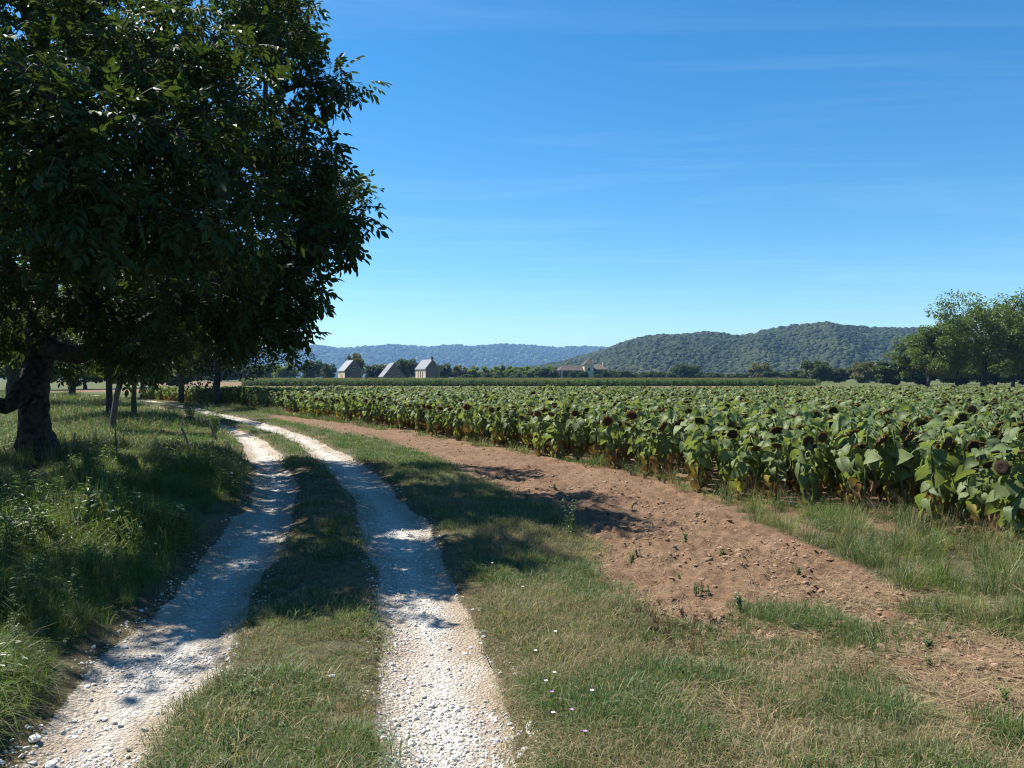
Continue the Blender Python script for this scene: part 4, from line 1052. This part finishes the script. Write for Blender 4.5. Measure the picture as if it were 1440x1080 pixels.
# near sward: middle strip and right verge
x, y = samp(66000, 2.3, 16)
dm, sm, mi, le, ri, fl = zones(x, y)
pt = fbm(x, y, 1.5, 3, 101); pt2 = fbm(x, y, 3.5, 2, 102); u01 = rng.random(len(x))
edgef = sstep(-.03, .22, dm)
strip = ri & (x > tab(SR, y)) & ~fl                     # between soil and sunflowers
pt3 = fbm(x, y, 3.4, 3, 141)
low = (y < 5.6) & (x > tab(SL, np.full_like(y, 5.6)) - .1) & ri   # straw-strewn corner
k = mi & (u01 < edgef * (.55 + .7 * (pt - .3))) & (pt2 + rng.normal(0, .08, len(x)) > .24)
k = k | (mi & (dm > .1) & (u01 > .93))
r5 = rng.random(k.sum())
emit('track_grass', x[k], y[k], np.where(r5 < .10, rng.choice([3, 5, 4], k.sum()), np.where(r5 < .104, 10, np.where(pt[k] + rng.normal(0, .09, k.sum()) > .565, 0, np.where(rng.random(k.sum()) < .5, 1, 2)))), rng.uniform(.55, 1.25, k.sum()) * (.8 + .4 * sstep(.45, .7, pt[k])) * np.where((r5 >= .10) & (r5 < .104), .45, 1))
k = ri & (x <= tab(SL, y) + .15) & ~low & (u01 < edgef * (1 - .9 * sm) * (.5 + .9 * (pt - .25)))
n = k.sum(); dd = dm[k]
gidx = np.where(dd < .22, rng.choice([1, 2, 2], n), np.where(pt[k] + rng.normal(0, .06, n) > .51, rng.choice([3, 3, 4, 0], n), rng.choice([1, 0, 5, 5], n)))
emit('verge_grass', x[k], y[k], gidx, rng.uniform(.7, 1.25, n))
k = low & (u01 < np.where(sm > .4, 3.2 * np.clip(pt3 * .6 + pt * .4 - .53, 0, 1), .18 + 1.6 * np.clip(pt3 - .42, 0, 1))); n = k.sum()
emit('verge_grass', x[k], y[k], np.where(pt3[k] > .5, rng.choice([3, 3, 4, 0], n), rng.choice([1, 2, 5, 5], n)), rng.uniform(.7, 1.35, n))
k = strip & (y < 11.5) & (u01 < .36) & (pt2 > .42); n = k.sum()
emit('field_edge_grass', x[k], y[k], rng.choice([6, 8, 4, 3, 7, 5], n), rng.uniform(.3, .62, n) * (.55 + .9 * sstep(.35, .65, pt2[k])))
k = fl & (x < tab(FE, y) + .5) & (u01 < .25) & (y < 16); n = k.sum()
emit('field_edge_grass', x[k], y[k], rng.choice([6, 4, 8, 10], n), rng.uniform(.4, .8, n))
# left bank of rough grass
lb = le & (dm > .05)
dens = sstep(.02, .4, dm)
k = lb & (u01 < .42 * dens + .05); n = k.sum(); hh = sstep(-.05, .6, dm[k])
lush = fbm(x[k], y[k], .5, 2, 104) + .42 * sstep(7.5, 5.8, y[k])
tid = np.where(lush + rng.normal(0, .08, n) > .55, rng.choice([7, 7, 7, 6, 7, 11, 3], n), rng.choice([6, 8, 5, 6, 5, 4, 8, 6, 11], n))
tid = np.where(hh < .3, rng.choice([2, 5, 5, 8, 1], n), tid)
emit('rough_grass', x[k], y[k], tid, rng.uniform(.5, 1.0, n) * (.5 + .5 * hh) * (1 - .25 * sstep(6.5, 9, y[k])) * (.55 + .9 * sstep(.3, .7, fbm(x[k], y[k], 1.1, 2, 131))) * (1 - .38 * sstep(5.6, 4.2, y[k])))
# farther sward 15 - 75 m in bigger patches
x, y = samp(26000, 14, 80)
dm, sm, mi, le, ri, fl = zones(x, y); pt = fbm(x, y, .35, 3, 105); u01 = rng.random(len(x))
sc_ = .55 + y / 90
k = (mi | ri) & ~fl & (dm > .12) & (sm < .35) & (u01 < .8); n = k.sum()
emit('verge_grass', x[k], y[k], np.full(n, 16), np.minimum(sc_[k], .85) * rng.uniform(.6, 1.0, n))
k = le & (dm > .3); n = k.sum()
emit('meadow_grass', x[k], y[k], np.where(pt[k] + rng.normal(0, .08, n) > .60, 15, np.where(pt[k] > .42, 13, 14)), sc_[k] * rng.uniform(.45, .95, n))
k = ri & ~fl & (x > tab(SR, y)) & (y > 11) & (y < 48); n = k.sum()
emit('field_edge_grass', x[k], y[k], rng.choice([13, 15, 16], n), rng.uniform(.35, .7, n))
# lying straw and dead weeds on the soil
x, y = samp(24000, 3.2, 15, -.1, .8)
dm, sm, mi, le, ri, fl = zones(x, y); u01 = rng.random(len(x)); pt = fbm(x, y, 1.2, 3, 107)
k = ri & (dm > .3) & (((y < 6.3) & (x > 1.2) & (u01 < .42 * sstep(.30, .6, pt))) | ((sm > .5) & (u01 < .10 * (pt > .42)))); n = k.sum()
emit('straw', x[k], y[k], np.full(n, 9), rng.uniform(.5, 1.1, n), .05)
k = (sm > .3) & (rng.random(len(x)) < .012); n = k.sum()
emit('straw', x[k], y[k], rng.choice([1, 2, 10, 5, 1, 2], n), rng.uniform(.3, .7, n))
c0 = G(935, 885); dd = np.hypot((x - c0[0]) / .28, (y - c0[1]) / .45)
k = (dd < 1 + rng.normal(0, .25, len(x))) & (rng.random(len(x)) < .5); n = k.sum()
emit('dead_weeds', x[k], y[k], np.full(n, 12), rng.uniform(.2, .5, n))
LBL = {'track_grass': 'short sun-bleached grass on the strip between the wheel ruts', 'verge_grass': 'green verge grass between the track and the bare soil',
       'field_edge_grass': 'taller dark grass at the foot of the sunflowers', 'rough_grass': 'tall rough grass and weeds on the bank beside the track',
       'meadow_grass': 'meadow grass under the walnut trees', 'straw': 'dry straw lying on the bare soil', 'dead_weeds': 'patch of rust brown dead weeds at the soil edge'}
for nm, L in acc.items():
    x = np.concatenate([q[0] for q in L]); y = np.concatenate([q[1] for q in L]); idx = np.concatenate([q[2] for q in L]); s = np.concatenate([q[3] for q in L]); tl = np.concatenate([q[4] for q in L])
    n = len(x)
    o = scatter(nm, np.stack([x, y, height(x, y) - .004], -1), np.stack([rng.normal(0, 1, n) * tl, rng.normal(0, 1, n) * tl, rng.uniform(0, 6.28, n)], -1), np.stack([s, s, s * rng.uniform(.8, 1.2, n)], -1), idx, GK)
    tag(o, LBL[nm], 'grass' if 'grass' in nm else ('straw' if nm == 'straw' else 'weeds')); print(nm, n)

# ------------------------------------------------------------------ stones, gravel, clods
def stone_mesh(seed, mat, sub=2, flat=.62, amp=.3):
    rg = np.random.default_rng(seed); V, F = lumpy(seed, sub, amp, flat)
    for _ in range(5):                                         # chip flat faces
        d = rg.normal(size=3); d /= np.linalg.norm(d); c = rg.uniform(.55, .8); q = V @ d
        V = V - np.outer(np.clip(q - c, 0, None), d)
    return mesh_np('stone', V, [F], mat)
ST_K = [stone_mesh(700 + k, M_STONE, 1) for k in range(5)] + [stone_mesh(710 + k, M_WHITESTONE, 1) for k in range(3)]
sk = kit('gravel_shape', ST_K)
x, y = samp(170000, 2.6, 34, -.75, .35)
dm, sm, mi, le, ri, fl = zones(x, y); u01 = rng.random(len(x)); pt = fbm(x, y, 2.2, 3, 111)
k = (dm < .12) & (u01 < np.where(dm < -.05, .85, .35) * sstep(.25, .6, pt)); x, y = x[k], y[k]; n = len(x)
s = np.minimum(rng.lognormal(math.log(.0052), .5, n), .016) * (1 + y / 40)
o = scatter('gravel', np.stack([x, y, height(x, y) + s * .15], -1), rng.normal(0, .35, (n, 3)) + np.stack([np.zeros(n), np.zeros(n), rng.uniform(0, 6.28, n)], -1), np.repeat(s[:, None], 3, 1) * rng.uniform(.7, 1.3, (n, 3)), rng.integers(0, 8, n), sk)
tag(o, 'white limestone gravel lying loose in the wheel ruts', 'gravel'); print('gravel', n)
ST_B = [stone_mesh(720 + k, M_STONE, 2) for k in range(5)]; ST_W = [stone_mesh(730 + k, M_WHITESTONE, 2) for k in range(3)]
cnt = 0
x, y = samp(9000, 2.9, 9, -.72, .1); dm, sm, mi, le, ri, fl = zones(x, y)
for i in np.nonzero(dm < .05)[0][:230]:
    o = place('stone', ST_B[i % 5] if i % 4 else ST_W[i % 3], TRACK); s = rng.uniform(.009, .017)
    o.location = (x[i], y[i], zat(x[i], y[i]) + s * .2); o.scale = (s * rng.uniform(.8, 1.3), s, s * rng.uniform(.7, 1)); o.rotation_euler = (rng.normal(0, .3), rng.normal(0, .3), rng.uniform(0, 6.28))
for px, py, s, lab in [(467, 958, .022, 'white stone lying on the grass between the ruts'), (46, 1038, .028, 'white stone at the edge of the rut by the rough bank'), (68, 1064, .026, 'pale stone in the rut beside the white one')]:
    gx, gy = G(px, py); o = place('loose_stone', ST_W[int(px) % 3], loc=(gx, gy, zat(gx, gy) + s * .55)); o.scale = (s * 1.1, s, s); o.rotation_euler = (.2, .1, px); tag(o, lab, 'stone')
CL_K = [mesh_np('clod', *(lambda q: (q[0], [q[1]]))(lumpy(740 + k, 2, .45, .7)), M_CLOD) for k in range(5)]
x, y = samp(90000, 4.0, 30, -.4, .75); sm = soilmask(x, y); k = (sm > .6) & (rng.random(len(x)) < .5 * sstep(.3, .7, fbm(x, y, 1.7, 3, 121))); x, y = x[k], y[k]; n = len(x)
s = np.minimum(rng.lognormal(math.log(.0075), .5, n), .026) * (1 + y / 30)
o = scatter('soil_crumbs', np.stack([x, y, height(x, y) - s * .15], -1), np.stack([rng.normal(0, .3, n), rng.normal(0, .3, n), rng.uniform(0, 6.28, n)], -1), np.repeat(s[:, None], 3, 1) * rng.uniform(.7, 1.3, (n, 3)) * np.array([1.1, 1, .75]), rng.integers(0, 5, n), kit('crumb_shape', CL_K))
tag(o, 'loose brown crumbs of earth over the tilled strip', 'soil'); print('crumbs', n)
x, y = samp(6000, 4.8, 14, -.1, .6); sm = soilmask(x, y)
for i in np.nonzero(sm > .8)[0][:70]:
    s = rng.uniform(.012, .026); o = place('clod', CL_K[i % 5], STRIP, (x[i], y[i], zat(x[i], y[i]) - s * .12)); o.scale = (s * 1.3, s, s * .7); o.rotation_euler = (rng.normal(0, .3), rng.normal(0, .3), rng.uniform(0, 6.28))

# ------------------------------------------------------------------ flowers, stakes, single weeds
def small_flower(px, py, mat, label, h=.085, r=.012, group=None):
    x, y = G(px, py, h); e = empty('meadow_flower', (x, y, zat(x, y))); tag(e, label, 'flower', group)
    mb = MB(); mb.tube([(0, 0, 0), (.005, 0, h * .6), (0, 0, h)], [.0016, .0014, .0012], 4); place('stem', mb.mesh('stem', M_STEM), e)
    for k in range(5):
        a = k * 2 * math.pi / 5; mb = MB(); d = np.array([[math.cos(a), math.sin(a) * .9 - .25, .35]]); M = frames(d, np.array([[0, -.3, 1.0]]))[0]
        mb.add(np.array([0, 0, h]) + (LV * np.array([r, r * 1.7, r])) @ M.T, [LF]); place('petal', mb.mesh('petal', mat), e)
gF = 'small white flowers in the verge'
for px, py in [(781, 880), (753, 908), (780, 938), (768, 951), (833, 968), (778, 995), (692, 787), (735, 820), (676, 888)]:
    small_flower(px, py, M_WFLOWER, 'small white flower in the verge grass', group=gF)
for px, py in [(804, 993), (823, 1020), (776, 968)]:
    small_flower(px, py, M_PFLOWER, 'small purple flower in the verge grass', group='small purple flowers in the verge')
def umbel(px, py, D, r):
    rg = np.random.default_rng(int(px * 7 + py)); x = PX(px, D); z = PZ(py, D); zb = zat(x, D); h = z - zb
    e = empty('wild_carrot', (x, D, zb)); tag(e, 'white wild carrot flower among the rough bank grass', 'flower', 'wild carrot flowers on the bank')
    mb = MB(); mb.tube([(0, 0, 0), (.02, 0, h * .5), (0, 0, h - .03)], [.004, .003, .002], 4)
    for k in range(9): a = k * .7; mb.tube([(0, 0, h - .03), (math.cos(a) * r * .7, math.sin(a) * r * .7, h - .003)], [.001, .0008], 3)
    place('stem', mb.mesh('stem', M_STEM), e)
    mb = MB()
    for k in range(70):
        a = rg.uniform(0, 6.28); q = r * math.sqrt(rg.random()); c = np.array([q * math.cos(a), q * math.sin(a), h + .008 * rg.normal() - .25 * q * q / r]); s = .006
        mb.add([c + np.array([-s, -s, 0]), c + np.array([s, -s, .003]), c + np.array([s, s, 0]), c + np.array([-s, s, .002])], [[(0, 1, 2, 3)]])
    place('umbel', mb.mesh('umbel', M_WFLOWER), e)
for px, py, D, r in [(94, 712, 8.0, .035), (124, 733, 7.4, .03), (3, 722, 6.8, .04), (62, 720, 8.4, .03), (130, 737, 7.2, .025), (172, 765, 7.0, .025), (210, 787, 6.6, .025), (62, 665, 10, .03), (20, 735, 6.6, .03)]:
    umbel(px, py, D, r)
def stake(px0, py0, px1, py1, r, label):
    x, y = G(px0, py0); zb = zat(x, y); L = (py0 - py1) / 1090 * y
    e = empty('wooden_stake', (x, y, zb)); tag(e, label, 'stake', 'old stakes in the meadow')
    mb = MB(); dx = (px1 - px0) / 1090 * y; t = np.linspace(-.08, 1, 7)[:, None]
    mb.tube(np.array([dx, .05, L])[None] * t + rng.normal(0, r * .3, (7, 3)) * np.array([1, 1, 0]), r * np.linspace(1.1, .85, 7), 7); place('post', mb.mesh('post', M_WOOD), e)
    mb = MB(); p = np.array([dx, .05, L]) * .98; mb.tube([p, p + np.array([dx * .03, 0, .03])], [r * .86, r * .3], 7); place('splintered_tip', mb.mesh('splintered_tip', M_WOOD), e)
stake(275, 660, 254, 612, .022, 'leaning grey stake in the rough grass beside the rut')
stake(307, 631, 294, 603, .024, 'leaning grey stake farther along by the bushy weeds')
stake(103, 656, 103, 620, .018, 'thin upright stake beside the massive walnut trunk')
stake(164, 658, 160, 618, .014, 'thin crooked stick below the pale sapling')
def tall_weed(px, py, h, label, seed, mat=M_WEED, leaf=.05, n=6):
    x, y = G(px, py); e = empty('tall_weed', (x, y, zat(x, y))); tag(e, label, 'weed')
    rg = np.random.default_rng(seed); st = MB(); lf = MB()
    for s in range(n):
        b = np.array([rg.normal(0, .04), rg.normal(0, .04), 0]); t = b + np.array([rg.normal(0, .12) * h, rg.normal(0, .12) * h, h * rg.uniform(.6, 1)])
        P = bez(b, t, n=6, jit=.02, rg=rg, up=0); st.tube(P, np.linspace(.005, .0015, 6), 4, 0, False)
        for k in range(int(26 * h / .5)):
            f = rg.uniform(.12, 1); p = b + (t - b) * f; a = rg.uniform(0, 6.28); M = frames(np.array([[math.cos(a), math.sin(a), rg.uniform(0, 1)]]), np.array([[0, 0, 1.0]]))[0]
            lf.add(p + (LV * np.array([leaf, leaf * .7, leaf]) * rg.uniform(.5, 1.1) * (1.1 - .5 * f)) @ M.T, [LF])
    place('stem', st.mesh('stem', M_STEM), e); q = place('foliage', lf.mesh('foliage', mat), e); q['kind'] = 'stuff'
tall_weed(803, 754, .50, 'upright leafy green weed at the edge of the bare soil', 1)
tall_weed(782, 742, .30, 'shorter leafy weed next to the upright green one', 2)
tall_weed(300, 618, .85, 'bushy green weed by the far bend of the rut', 3, leaf=.08, n=16)
tall_weed(268, 606, .95, 'broad bushy weed in the meadow before the bend', 4, leaf=.09, n=18)
tall_weed(138, 655, .75, 'feathery weed standing in the sunlit meadow', 5, leaf=.05, n=7)
tall_weed(1240, 905, .14, 'small green weed sprouting from the straw', 6, leaf=.03, n=8)
tall_weed(330, 1055, .06, 'low rosette of green leaves between the ruts', 7, leaf=.05, n=12)
tall_weed(990, 835, .10, 'greyish low weed with pale flowers on the soil', 8, leaf=.025, n=14)
def twig():
    x, y = G(690, 922); e = empty('dead_twig', (x, y, zat(x, y))); tag(e, 'dead dark twig standing at the edge of the gravel', 'twig')
    mb = MB(); mb.tube([(0, 0, 0), (-.02, .0, .05), (-.045, 0, .10)], [.003, .0025, .0015], 5); place('stem', mb.mesh('stem', M_BARK), e)
    for a, b in [((-.02, 0, .05), (.005, 0, .10)), ((-.03, 0, .07), (-.07, 0, .09))]:
        mb = MB(); mb.tube([a, b], [.002, .001], 4); place('side_twig', mb.mesh('side_twig', M_BARK), e)
twig()

# ------------------------------------------------------------------ the air between here and the hills
def haze():
    mb = MB(); mb.box(-7300, 7300, -7300, 7300, -3.0, 260.0)
    m, nt = newmat('haze'); v = N(nt, 'ShaderNodeVolumePrincipled')
    v.inputs['Color'].default_value = (0.30, 0.57, 1.0, 1); v.inputs['Density'].default_value = 0.000095; v.inputs['Anisotropy'].default_value = 0.1
    o = N(nt, 'ShaderNodeOutputMaterial'); nt.links.new(v.outputs[0], o.inputs['Volume'])
    tag(place('haze', mb.mesh('haze', m)), 'thin blue summer haze in the air over the plain', 'haze', kind='stuff')
haze()
print('tris', sum(len(m.polygons) for m in bpy.data.meshes), 'objects', len(SC.objects))
